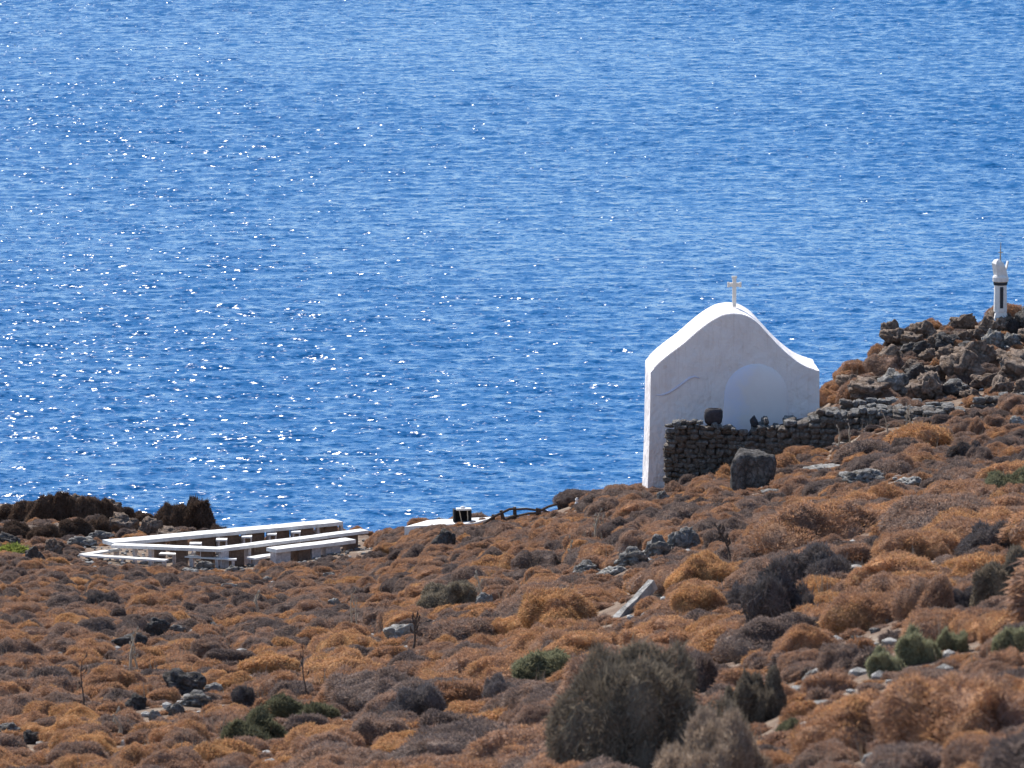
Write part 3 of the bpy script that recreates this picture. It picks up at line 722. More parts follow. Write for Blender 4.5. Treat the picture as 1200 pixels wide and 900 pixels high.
# ------------------------------------------------------------------ dry stone walls
STONES = []
for i in range(8):
    v, f = ico(2)
    pw = 4.5; n = (np.abs(v)**pw).sum(1)**(1/pw); v = v/n[:, None]
    v = v*np.array([1+.25*noise.noise(Vector(q*1.4)+Vector((i*5., 0, 0))) for q in v])[:, None]
    STONES.append(mesh_np('stone', v*.5, f, [M_STONE], False))
CAP = []
for i in range(3):
    v, f = ico(2); n = (np.abs(v)**4).sum(1)**.25; v = v/n[:, None]
    v = v*np.array([1+.3*noise.noise(Vector(q*1.4)+Vector((i*5., 9, 0))) for q in v])[:, None]
    CAP.append(mesh_np('cap_stone', v*.5, f, [M_ROCK], False))
def stone_wall(name, label, path, depth, sw, sh, cat='stone wall', maxp=295):
    """path: list of (u, v_bottom, v_top, y)"""
    P = []
    for u, vb, vt, y in path:
        g = at_y(u, vb, y); t = at_y(u, vt, y); P.append((g.x, y, g.z-.1, t.z))
    root = empty(name, (P[0][0], P[0][1], P[0][2])); root['label'] = label; root['category'] = cat
    base = Vector(root.location)
    xs = [p_[0] for p_ in P]; cnt = 0; stuffv, stufff, off = [], [], 0
    x0, x1 = xs[0], xs[-1]
    z = min(p_[2] for p_ in P); zt = max(p_[3] for p_ in P)
    rows = []
    while z < zt:
        h = sh*random.uniform(.75, 1.25); x = x0 - random.uniform(0, sw)*.3
        while x < x1:
            w = sw*random.uniform(.55, 1.6); xc = x+w/2
            yy = np.interp(xc, xs, [p_[1] for p_ in P]); b_ = np.interp(xc, xs, [p_[2] for p_ in P]); t_ = np.interp(xc, xs, [p_[3] for p_ in P]) + random.uniform(-.12, .06)
            if z + h*.5 > b_ and z + h*.5 < t_ and xc < x1:
                topc = z + h*1.5 >= t_
                rows.append((topc, xc, yy, z+h/2, w, h))
            x += w*.93
        z += h*.9
    for topc, xc, yy, zc, w, h in rows:
        nd = max(1, int(depth/.28)) if topc else 1
        for j in range(nd):
            d = .28 if topc else .34
            y = yy + .15 + j*.26 + random.uniform(-.07, .06)
            if cnt < maxp:
                o = link('stone', random.choice(CAP if topc and random.random() < .7 else STONES), root); o.location = Vector((xc+random.uniform(-.02, .02), y, zc+(random.uniform(-.03, .05) if topc else 0))) - base
                o.scale = (w*1.06, d*random.uniform(.85, 1.2), h*random.uniform(.9, 1.3)); o.rotation_euler = (random.uniform(-.25, .25), random.uniform(-.2, .2), random.uniform(-.3, .3)); cnt += 1
            else:
                v, f = ico(1); n = (np.abs(v)**4).sum(1)**.25; v = v/n[:, None]*.5*np.array([w, d, h]) + np.array([xc, y, zc]) - np.array(base)
                stuffv.append(v); stufff.append(f+off); off += len(v)
    if stuffv:
        o = link('back_stones', mesh_np('back_stones', np.concatenate(stuffv), np.concatenate(stufff), [M_STONE], False), root); o['kind'] = 'stuff'
    # packed rubble heart behind the face
    bm = bmesh.new(); ring = []
    for i, (x, y, zb, zt_) in enumerate(P):
        ring.append([bm.verts.new(Vector(c)-base) for c in ((x, y+.2, zb), (x, y+depth*.95, zb), (x, y+depth*.95, zt_-.14), (x, y+.2, zt_-.14))])
    for i in range(len(ring)-1):
        for k in range(4): bm.faces.new((ring[i][k], ring[i][(k+1) % 4], ring[i+1][(k+1) % 4], ring[i+1][k]))
    bm.faces.new(ring[0]); bm.faces.new(ring[-1][::-1]); bm_obj('rubble_core', bm, M_DARKROCK, root)
    for i in range(len(P)-1): taken.append(((P[i][0]+P[i+1][0])/2, P[i][1]+.3, .45))
    return root
stone_wall('ruined_wall', 'ruined dark dry stone wall stub left of the upright block, against the chapel',
           [(781, 570, 506, 157.6), (790, 572, 499, 157.5), (800, 570, 489, 157.5), (812, 568, 491, 157.5), (822, 566, 497, 157.4), (835, 565, 492, 157.4), (850, 560, 501, 157.4), (872, 556, 500, 157.3)], .5, .19, .13)
stone_wall('dry_stone_wall', 'long dry stone wall running right from the chapel behind the upright block',
           [(874, 555, 512, 157.2), (882, 555, 500, 157.2), (898, 550, 494, 157.1), (906, 548, 500, 157), (930, 542, 491, 156.8), (965, 534, 484, 156.6), (1000, 524, 480, 156.4), (1040, 510, 478, 156.2), (1080, 498, 478, 156), (1128, 490, 478, 156)], .9, .21, .14)
stone_wall('terrace_wall', 'low upper terrace wall behind the long dry stone wall',
           [(985, 486, 472, 158.6), (1015, 484, 467, 158.8), (1060, 478, 470, 159), (1100, 484, 474, 159), (1145, 482, 474, 159)], .5, .26, .12)
stone_wall('field_wall', 'short pale rubble wall climbing to the right edge under the headland',
           [(1142, 488, 472, 157.6), (1165, 480, 462, 158), (1182, 474, 458, 158.5), (1215, 474, 457, 159)], .5, .24, .13)
# the dark tub and the pointed stone resting on the ruin
g = at_y(836, 497.5, 157.7); bm = bmesh.new(); lathe(bm, [(.14, 0), (.185, .05), (.205, .17), (.2, .28), (.17, .35), (.12, .36), (.11, .33)], 18, (0, 0, 0))
for v_ in bm.verts: v_.co *= 1.12+.05*noise.noise(v_.co*5)
o = bm_obj('tub', bm, M_TUB, smooth=True); o.location = g; o.data.set_sharp_from_angle(angle=R(60)); tag(o, 'dark squat round tub on the ruined wall in front of the chapel', 'tub')
g = at_y(883, 500, 157.5); v, f = rock_np(31, sub=3, planes=9, rough=.15)
v = v*np.array([.11, .1, .2]); v[:, :2] *= (1.1-np.clip(v[:, 2]/.2, 0, 1)*.55)[:, None]
o = link('pointed_stone', mesh_np('pointed_stone', v, f, [M_DULL], False)); o.location = g + Vector((0, 0, .12)); tag(o, 'small black pointed stone standing on the wall below the blue apse', 'stone')

# ------------------------------------------------------------------ beacon shrine on the headland
g = at_y(1172, 376, 169.6); PB = F/169.6
bc = empty('beacon_shrine', (g.x, g.y, g.z-.05), R(8)); tag(bc, 'slim white masonry beacon shrine on top of the rocky headland', 'shrine')
s4 = math.pi/4
bm = bmesh.new(); lathe(bm, [(.33, -.4), (.31, .08), (.24, .2), (.185, .32)], 4, rot=s4); bm_obj('base', bm, M_BEACON, bc)
bm = bmesh.new(); lathe(bm, [(.18, .3), (.165, 1.02)], 8, rot=math.pi/8); bm_obj('shaft', bm, M_BEACON, bc)
bm = bmesh.new(); box(bm, (-.0, -.155, .68), (.085, .03, .56)); bm_obj('slot', bm, M_DULL, bc)
bm = bmesh.new(); lathe(bm, [(.175, 1.0), (.19, 1.03), (.19, 1.07), (.17, 1.08)], 16); bm_obj('dark_band', bm, M_DULL, bc)
bm = bmesh.new(); lathe(bm, [(.17, 1.075), (.215, 1.1), (.215, 1.2), (.19, 1.24), (.17, 1.26)], 16); bm_obj('collar', bm, M_BEACON, bc)
bm = bmesh.new(); lathe(bm, [(.20, 1.26), (.20, 1.5), (.14, 1.6), (.04, 1.66)], 4, rot=s4+.2)
for v_ in bm.verts:
    if v_.co.z > 1.4: v_.co.x -= .05; v_.co.z += -.35*v_.co.x
bm_obj('lantern_cap', bm, M_BEACON, bc)
bm = bmesh.new(); box(bm, (.165, .0, 1.52), (.03, .16, .22), Matrix.Rotation(R(12), 4, 'Y')); bm_obj('side_panel', bm, M_BEACON, bc)
bm = bmesh.new(); tube(bm, [(-.01, 0, 1.6), (-.01, 0, 1.8), (0, 0, 2.12)], [.022, .016, .008], 6); box(bm, (-.01, 0, 1.86), (.12, .015, .02)); bm_obj('finial', bm, M_STALK, bc)

# ------------------------------------------------------------------ festival tables and benches
ZTB = H - 28.16; ZG = H - 28.80; ZBN = H - 28.42
def slab(root, name, a, b, wid, th, m=M_SLAB, side=1, ztop=None, w0=None):
    """a, b: front edge end points (top); wid goes away from the viewer"""
    base = Vector(root.location); d = (b-a); d.z = 0; L = d.length; d.normalize(); n = Vector((-d.y, d.x, 0))
    if n.y < 0: n = -n
    bm = bmesh.new(); K = 12; rings = []
    for i in range(K+1):
        c = a + (b-a)*i/K; jit = .012*noise.noise(c*1.9)
        w_ = wid + .02*noise.noise(c*3)
        rings.append([bm.verts.new(q-base) for q in (c+Vector((0, 0, -th)), c+n*w_+Vector((0, 0, -th)), c+n*w_+Vector((0, 0, jit)), c+Vector((0, 0, jit)))])
    for i in range(K):
        for k in range(4): bm.faces.new((rings[i][k], rings[i][(k+1) % 4], rings[i+1][(k+1) % 4], rings[i+1][k]))
    bm.faces.new(rings[0]); bm.faces.new(rings[-1][::-1])
    return bm_obj(name, bm, m, root), d, n
def pier(root, name, c, w, dp, zt, m, ang):
    bm = bmesh.new(); zb = ZG-.35
    box(bm, (0, 0, 0), (w, dp, zt-zb)); bmesh.ops.subdivide_edges(bm, edges=bm.edges, cuts=3, use_grid_fill=True)
    for v_ in bm.verts: v_.co += Vector((1, 1, 0))*.015*noise.noise(v_.co*7+Vector(c))
    o = bm_obj(name, bm, m, root); o.location = Vector((c[0], c[1], (zt+zb)/2)) - Vector(root.location); o.rotation_euler = (0, 0, ang); return o
def along(a, b, u):
    """point on the segment a-b seen at column u"""
    best = min(range(201), key=lambda i: abs(600 + F*((a+(b-a)*i/200).x)/((a+(b-a)*i/200).y)*CP*1.0 - u)); return a+(b-a)*best/200
pA0, pA1 = at_z(132, 636, ZTB), at_z(402, 611.5, ZTB)
pB0, pB1, pB2 = at_z(130, 638.5, ZTB-.004), at_z(257, 643.5, ZTB-.004), at_z(432, 621.5, ZTB-.004)
tb = empty('communal_table', (pB1.x, pB1.y, ZG)); tag(tb, 'large bent white-topped concrete table on brown stone piers at the shore', 'table')
o, dA, nA = slab(tb, 'tabletop', pA0, pA1, .62, .10); angA = math.atan2(dA.y, dA.x)
for uc, w in ((190, .3), (214, .36), (246, .4), (274, .40), (303.5, .42), (333.5, .42), (362, .40), (391, .38)):
    c = along(pA0, pA1, uc) + nA*.32; pier(tb, 'pier', c, w, .4, ZTB-.10, M_PIER, angA)
for uc in (256, 287, 316, 344, 373, 402):
    c = along(pA0, pA1, uc) + nA*.12; pier(tb, 'leg', c, .07, .12, ZTB-.10, M_PIERW, angA)
tb2 = empty('front_table', (pB1.x, pB1.y, ZG)); tag(tb2, 'white-topped table with a bend and a white corner pillar, in front of the far table', 'table')
tb['label'] = 'far straight white-topped table on brown stone piers, nearest the sea'
o, dB, nB = slab(tb2, 'tabletop', pB0, pB1, .40, .085); o, dB2, nB2 = slab(tb2, 'tabletop', pB1, pB2, .38, .085)
angB = math.atan2(dB.y, dB.x); angB2 = math.atan2(dB2.y, dB2.x)
for uc, w, m_ in ((154, .07, M_PIERW), (173, .10, M_PIERW), (209, .30, M_PIER), (240, .34, M_PIER)):
    pier(tb2, 'pier' if w > .2 else 'leg', along(pB0, pB1, uc)+nB*.22, w, .2, ZTB-.09, m_, angB)
pier(tb2, 'corner_pillar', along(pB1, pB2, 262)+nB2*.06, .26, .16, ZTB-.09, M_PIERW, angB2)
for uc, w, m_ in ((279, .52, M_PIER), (294, .10, M_PIERW), (308, .52, M_PIER), (322, .14, M_PIERW), (338, .5, M_PIER), (352, .12, M_PIERW), (368, .45, M_PIER), (392, .45, M_PIER), (415, .4, M_PIER)):
    pier(tb2, 'pier' if w > .2 else 'leg', along(pB1, pB2, uc)+nB2*.2, w, .2, ZTB-.09, m_, angB2)
# benches
def bench(label, a, b, wid, th, legs, ztop, name='bench', endblock=None):
    root = empty(name, ((a.x+b.x)/2, (a.y+b.y)/2, ZG)); tag(root, label, 'bench', 'white concrete benches around the tables')
    o, d, n = slab(root, 'seat', a, b, wid, th); ang = math.atan2(d.y, d.x)
    for uc, w, m_ in legs: pier(root, 'leg' if w < .2 else 'pier', along(a, b, uc)+n*wid*.45, w, wid*.6, ztop-th, m_, ang)
    return root
bench('thin white bench in front of the table at its left end', at_z(97, 650.5, ZBN), at_z(193, 656.5, ZBN), .26, .05, ((141, .06, M_PIERW), (189, .08, M_PIERW), (115, .06, M_PIER)), ZBN)
bench('short white bench going back from the left corner of the thin bench', at_z(99, 650.2, ZBN-.004), at_z(143, 643.5, ZBN-.004), .24, .05, ((118, .08, M_PIERW), (138, .08, M_PIERW)), ZBN)
bench('white seat slab visible under the table left of the corner pillar', at_z(214, 651.5, ZBN), at_z(268, 655, ZBN), .2, .04, ((222, .1, M_PIERW), (252, .1, M_PIERW)), ZBN)
bench('short white seat under the table near its left brown pier', at_z(186, 649, ZBN), at_z(206, 649.5, ZBN), .28, .04, ((202, .08, M_PIERW),), ZBN)
bench('white seat slab left of the thick bench', at_z(299, 654, ZBN), at_z(334, 648.5, ZBN), .34, .06, ((304, .12, M_PIERW), (326, .12, M_PIERW)), ZBN)
bench('white seat just right of the corner pillar', at_z(268, 655, ZBN), at_z(277, 655, ZBN), .2, .05, ((272, .08, M_PIERW),), ZBN)
zi = ZTB-.12
for u0, u1, v0, lab in ((222, 236, 637, 'small white seat between the tables, leftmost'), (253, 266, 632.5, 'small white seat between the tables, second from the left'),
                        (283, 295, 629, 'small white seat between the tables, third from the left'), (313, 324, 626, 'small white seat between the tables, fourth from the left'),
                        (341, 352, 623.5, 'small white seat between the tables, rightmost')):
    bench(lab, at_z(u0, v0, zi), at_z(u1, v0, zi), .3, .04, (((u0+2), .04, M_PIERW), ((u1-2), .04, M_PIERW)), zi, 'seat_block')
zk = ZTB-.02
bk = bench('thick white bench with a solid white end block, rightmost of the shore benches', at_z(324, 644, zk), at_z(417, 632.5, zk), .46, .10,
      ((333, .5, M_PIERW), (358, .4, M_PIER), (372, .3, M_PIERW), (392, .5, M_PIERW)), zk)
# white slab platform with the black box
pa, pb = at_y(474, 617, 175.2), at_y(556, 613, 174.2)
pf = empty('white_platform', (pa.x, pa.y, pa.z)); tag(pf, 'white flat slab with a black box on it, right of the tables', 'platform')
slab(pf, 'platform_slab', pa, pb, 1.3, .35)
bx = at_y(542, 611, 175.0)
cr_ = empty('black_box', (bx.x, bx.y, bx.z), R(6)); tag(cr_, 'black open box with pale rods standing on the white slab', 'box')
bm = bmesh.new(); box(bm, (-.23, 0, .17), (.05, .3, .34)); box(bm, (.21, 0, .17), (.05, .3, .3)); box(bm, (0, .14, .15), (.44, .03, .3)); box(bm, (0, 0, .015), (.44, .3, .03)); bm_obj('frame', bm, M_BLACK, cr_)
bm = bmesh.new(); box(bm, (.03, 0, .34), (.40, .26, .045)); lathe(bm, [(.09, .36), (.06, .40), (.02, .42)], 8); bm_obj('lid', bm, M_SLAB, cr_)
for x0, x1 in ((-.1, -.04), (.12, .13)):
    bm = bmesh.new(); tube(bm, [(x0, -.16, .32), (x1, -.16, .02)], .014, 6); bm_obj('rod', bm, M_STALK, cr_)

# broken wooden fence on the skyline
fp = [(576, 612, 604), (590, 610, 599), (602, 608, 595), (628, 606, 597), (655, 603, 589), (667, 600, 587)]
FY = 171.0
fr = empty('broken_fence', tuple(at_y(576, 612, FY))); tag(fr, 'dark broken wooden fence silhouetted against the sea left of the chapel', 'fence')
fb = Vector(fr.location)
for i, (u, vb, vt) in enumerate(fp):
    a, t = at_y(u, vb+6, FY), at_y(u+(2, -3, 1, 2, 0, 0)[i], vt-1, FY); bm = bmesh.new(); tube(bm, [a-fb, (a+t)/2-fb+Vector((.02, 0, 0)), t-fb], [.06, .055, .045], 7); bm_obj('post', bm, M_WOOD, fr)
for (u0, v0, u1, v1, r_) in ((566, 614, 592, 599, .035), (590, 600, 604, 596, .035), (588, 612, 606, 604, .05), (603, 597, 630, 598, .03), (605, 605, 634, 601, .035), (630, 600, 655, 590, .035), (628, 596, 650, 604, .03), (652, 588, 672, 590, .035), (640, 603, 668, 600, .05)):
    a, t = at_y(u0, v0, FY-.04), at_y(u1, v1, FY-.04); m_ = (a+t)/2 + Vector((0, 0, .03)); bm = bmesh.new(); tube(bm, [a-fb, m_-fb, t-fb], r_, 7); bm_obj('rail', bm, M_WOOD, fr)
g = at_y(676, 595, 170.5); bm = bmesh.new(); lathe(bm, [(.06, -.2), (.07, .1), (.035, .16), (.05, .22), (.02, .27)], 8); o = bm_obj('marker_stone', bm, M_SLAB); o.location = g; tag(o, 'small white marker stone at the right end of the broken fence', 'marker')

# ------------------------------------------------------------------ dry stalks
def stalk(u, vb, h_px, label, m=M_STALK, lean=0.0, heads=5, thick=.014):
    protect(u, 8, vb-h_px*.25, None, vb)
    p = hit(u, vb) or at_y(u, vb, 170); hgt = h_px/(F/p.y); root = empty('dry_plant', tuple(p)); tag(root, label, 'plant')
    rs = random.Random(int(u*7+vb)); ph = rs.uniform(0, 6)
    pts = [(lean*hgt*(t**1.3) + .02*math.sin(ph+t*5), .02*math.cos(ph+t*4), hgt*t) for t in (0, .25, .5, .75, 1)]
    bm = bmesh.new(); tube(bm, pts, [thick*1.5, thick*1.2, thick, thick*.8, thick*.5], 6); bm_obj('stem', bm, m, root)
    for i in range(heads):
        t = .45+.55*i/max(1, heads-1); a = rs.uniform(0, 6.28); c = Vector((lean*hgt*(t**1.3), 0, hgt*t)); e = c+Vector((math.cos(a)*.06, math.sin(a)*.06, .06))
        bm = bmesh.new(); tube(bm, [c, (c+e)/2+Vector((0, 0, -.01)), e, e+Vector((0, 0, .04))], [thick*.5, thick*.5, thick*1.1, thick*.4], 5); bm_obj('seed_head', bm, m, root)
    return root
for a in [(153, 792, 52, 'tallest pale branching dry stalk in the left slope', M_STALK, .1, 7, .022),
          (160, 790, 40, 'pale dry stalk right of the tallest one in the left slope', M_STALK, -.15, 4, .015),
          (301, 718, 22, 'short white stalk in a dark bush under the table', M_STALK, 0, 3, .03),
          (411, 738, 44, 'pale thin stalk, left one of a pair above the pale rock', M_STALK, .05, 4, .014),
          (419, 740, 36, 'pale thin stalk, right one of a pair above the pale rock', M_STALK, -.05, 4, .014),
          (564, 712, 38, 'pale thick dry stalk right of the olive brown bush', M_STALK, -.1, 5, .022),
          (667, 662, 30, 'thin pale stalk standing left of the long outcrop', M_STALK, .05, 4, .018),
          (697, 634, 34, 'white pointed stalk above the long outcrop', M_STALK, .15, 4, .024),
          (706, 632, 24, 'thin grey stalk right of the white pointed one', M_STALK, 0, 3, .014),
          (1062, 520, 44, 'tall pale stalk, left one of the pair against the wall end', M_STALK, .05, 6, .02),
          (1068, 518, 40, 'tall pale stalk, right one of the pair against the wall end', M_STALK, -.12, 5, .018),
          (983, 528, 26, 'white stalk in front of the middle of the wall', M_STALK, 0, 2, .02),
          (995, 520, 20, 'short white stalk in front of the wall, right of the middle', M_STALK, .05, 2, .018),
          (1041, 514, 30, 'pale leaning stalk in front of the right part of the wall', M_STALK, -.2, 2, .018),
          (484, 762, 40, 'dark dry stalks at the right end of the pale rock', M_STALKD, .1, 14, .016),
          (858, 662, 44, 'dark leaning feathery stalk above the blackish bush', M_STALKD, -.38, 16, .016),
          (358, 820, 60, 'thin brown stalk below the golden yellow cushion', M_STALKD, -.05, 4, .01),
          (97, 832, 60, 'thin grey upright stalk in the lower left slope', M_STALKD, 0, 3, .01),
          (142, 862, 26, 'pale curved stem lying low in the lower left slope', M_STALK, -.3, 2, .022)]:
    stalk(*a)

# ------------------------------------------------------------------ scattered cushion scrub
cell = {}
def near_ok(x, y, r, fac):
    for i in range(int(x//1)-2, int(x//1)+3):
        for j in range(int(y//1)-2, int(y//1)+3):
            for (a, b_, q) in cell.get((i, j), ()):
                if (a-x)**2+(b_-y)**2 < ((q+r)*fac)**2: return False
    return True
def add_cell(x, y, r): cell.setdefault((int(x//1), int(y//1)), []).append((x, y, r))
def col_of(x, y): return 600 + F*x/y*CP
def is_terrace(x, y):
    u = col_of(x, y); return 92 < u < 440 and 177.0 < y < 187
for g_ in [(145, 52, 661, 177.5), (170, 90, 660, 175.5), (300, 60, 664, 175), (262, 12, 660, 175), (345, 30, 656, 174), (390, 40, 642, 173), (425, 12, 628, 173), (515, 44, 615, 174.5), (546, 24, 612, 176), (617, 45, 604, 171), (676, 6, 596, 170),
           (775, 26, 568, 158), (800, 20, 545, 157), (855, 20, 535, 157), (882, 24, 574, 156), (603, 28, 607, 190), (642, 25, 599, 190), (503, 12, 607, 190), (505, 20, 607, 176), (915, 18, 530, 156), (960, 40, 520, 155), (1020, 40, 505, 155), (1100, 50, 486, 155), (728, 16, 722, 99), (755, 18, 700, 99), (1172, 14, 374, 169), (1172, 30, 384, 168)]: GUARD.append(g_)
def covers(x, y, z, r):
    u = col_of(x, y); hw = r*1.05*F/y; v = 450 - F*math.tan(math.atan((z + r*.85 - H)/y)+PITCH); vb_ = 450 - F*math.tan(math.atan((z - H)/y)+PITCH)
    tol = 6 if r < .17 else 0
    for a, w_, vl, yg in GUARD:
        vl = vl - tol if vl < 9999 else vl
        if y < yg and abs(u-a) < w_+hw*.7 and v < vl and vb_ > vl-6: return True
    return False
def blocked(x, y, r):
    for a, b_, q in taken:
        if (a-x)**2+((b_-y))**2 < (q+r*.55)**2: return True
    return False
pts = []
def scatter(n, rmed, sig, rmin, rmax, fac, sizescale=True):
    for _ in range(n):
        d = math.sqrt(random.uniform(34**2, 209**2))
        if random.random() < .25: d = random.uniform(120, 209)
        x = random.uniform(-1, 1)*(.0787*d*1.15+8); y = d; u = col_of(x, y)
        right = min(max((u-450)/600, 0), 1); nearf = min(max((150-d)/80, 0), 1)
        m_ = rmed*(1+.45*right*nearf) if sizescale else rmed
        r = min(max(random.lognormvariate(math.log(m_), sig), rmin), rmax)
        if is_terrace(x, y): continue
        r = min(r, .42 + .3*right)
        if blocked(x, y, r) or not near_ok(x, y, r, fac): continue
        z = ground_z(x, y)
        if z < 8 or covers(x, y, z, r): continue
        add_cell(x, y, r); pts.append((x, y, z, r))
def near_pass():
    for _ in range(1400):
        d = math.sqrt(random.uniform(40**2, 105**2)); x = random.uniform(-.03*d, .0787*d*1.15+8); u = min(col_of(x, d), 1290); r = random.uniform(.46, .7+.5*max(0, (u-600)/600))
        if blocked(x, d, r) or not near_ok(x, d, r, .86): continue
        z = ground_z(x, d)
        if covers(x, d, z, r): continue
        add_cell(x, d, r); pts.append((x, d, z, r))
near_pass()
scatter(8000, .37, .3, .28, .8, .9)
scatter(44000, .22, .3, .15, .32, .84)
scatter(100000, .12, .25, .08, .16, .72, False)
# which of them show largest: nearest and widest, inside the view
def shows(p):
    x, y, z, r = p; u = col_of(x, y)
    if not (-20 < u < 1220): return 0
    t = (z + r*.3 - H)/y; v = 450 - F*math.tan(math.atan(t)+PITCH)
    if v > 1000: return 0
    return r*F/y
TC_ = {}
def tint_at(x, y, r=.3):
    k_ = (round(x, 4), round(y, 4))
    if k_ in TC_: return TC_[k_]
    n = noise.noise(Vector((x*.16, y*.09, 1.3)))*.5 + noise.noise(Vector((x*.5, y*.3, 9.3)))*.3
    if r < .16: t = .60 + n*.4 + random.gauss(0, .12)
    else:
        t = random.choice((.12, .25, .4, .5, .58, .66, .7, .74, .8, .85) if y < 110 else (.08, .12, .2, .35, .45, .55, .6, .66, .72, .8)) + n*.35 + random.gauss(0, .08)
    TC_[k_] = min(max(t, 0.0), .98); return TC_[k_]
pts.sort(key=lambda p: -shows(p))
NI = 298 - sum(1 for b_ in BUSHES if b_[4].startswith('cush'))
NI -= 5
indiv, rest = pts[:NI], pts[NI:]
marks = [(745, 830, 'the biggest grey-olive bush'), (822, 870, 'the pale taupe bush'), (925, 690, 'the blackish grey bush'), (650, 710, 'the large golden cushion'),
         (745, 705, 'the slanted pale slab'), (645, 775, 'the olive green shrub'), (525, 690, 'the olive brown bush'), (490, 820, 'the dark blue-grey bush'),
         (330, 845, 'the dark green pair'), (215, 800, 'the black crusted boulder'), (468, 740, 'the dark-stalked pale rock'), (170, 750, 'the black slope rocks'),
         (962, 610, 'the largest rust red cushion'), (1090, 690, 'the tall brown hummock'), (1180, 670, 'the knobbly edge bush'), (1076, 750, 'the grey-green shrub row'),
         (1010, 840, 'the large orange hummock'), (1120, 820, 'the widest rust cushion'), (760, 645, 'the long grey outcrop'), (1030, 560, 'the pale outcrop'),
         (30, 860, 'the left edge rock'), (120, 705, 'the black round bush'), (1020, 735, 'the white stones'), (1186, 560, 'the bright green shrub'), (116, 600, 'the left knoll'), (1100, 430, 'the headland crags'),
         (150, 880, 'the pale curved stem'), (600, 900, 'the bottom middle'), (400, 900, 'the bottom left foreground'), (930, 890, 'the bottom right foreground')]
desc = {}
small_src = [p_ for p_ in rest if p_[3] < .14 and shows(p_) > 0 and p_[1] > 60][:5]
for p_ in small_src: rest.remove(p_)
indiv = indiv + small_src
SMALL_AT = {id(p_): SMALL[k] for k, p_ in enumerate(small_src)}
for p_ in indiv:
    x, y, z, r = p_
    t = tint_at(x, y); u = col_of(x, y); v = 450 - F*math.tan(math.atan((z+r*.3-H)/y)+PITCH)
    mk = min(marks, key=lambda m_: (m_[0]-u)**2 + 1.6*(m_[1]-v)**2)
    du, dv = u-mk[0], v-mk[1]
    rel = ('right of' if du > 0 else 'left of') if abs(du) > abs(dv)*1.2 else ('behind' if dv < 0 else 'in front of')
    colr = 'grey-brown' if t < .25 else 'dull brown' if t < .45 else 'rust brown' if t < .62 else 'orange' if t < .82 else 'golden'
    spx = r*F/y*2; size = 'large' if spx > 90 else 'mid-sized' if spx > 60 else 'small'
    desc.setdefault((size, colr, rel, mk[2]), []).append((u, x, y, z, r, t, spx, SMALL_AT.get(id(p_))))
for (size, colr, rel, mk), L_ in desc.items():
    L_.sort(key=lambda t_: t_[:4]); n = len(L_)
    for i, (u, x, y, z, r, t, spx, own) in enumerate(L_):
        base = '%s %s cushion %s %s' % (size, colr, rel, mk)
        grp = None
        if n == 2: base += ', ' + ('left' if i == 0 else 'right') + ' of two'
        elif n == 3: base += ', ' + ('leftmost', 'middle', 'rightmost')[i]
        elif n == 4: base += ', ' + ('leftmost', 'second from left', 'second from right', 'rightmost')[i]
        elif n > 4: grp = '%s %s cushions %s %s' % (size, colr, rel, mk)
        o = link('cushion_shrub', own or random.choice(LARGE if spx > 60 else MEDIUM)); o.location = (x, y, z-.05)
        o.scale = (r*1.15, r*1.15, r*random.uniform(.75, 1.05)*(.85 if r > .45 else 1)); o.rotation_euler = (random.uniform(-.08, .08), random.uniform(-.08, .08), random.uniform(0, 6.28))
        o['tint'] = float(t); tag(o, base, 'shrub', grp)

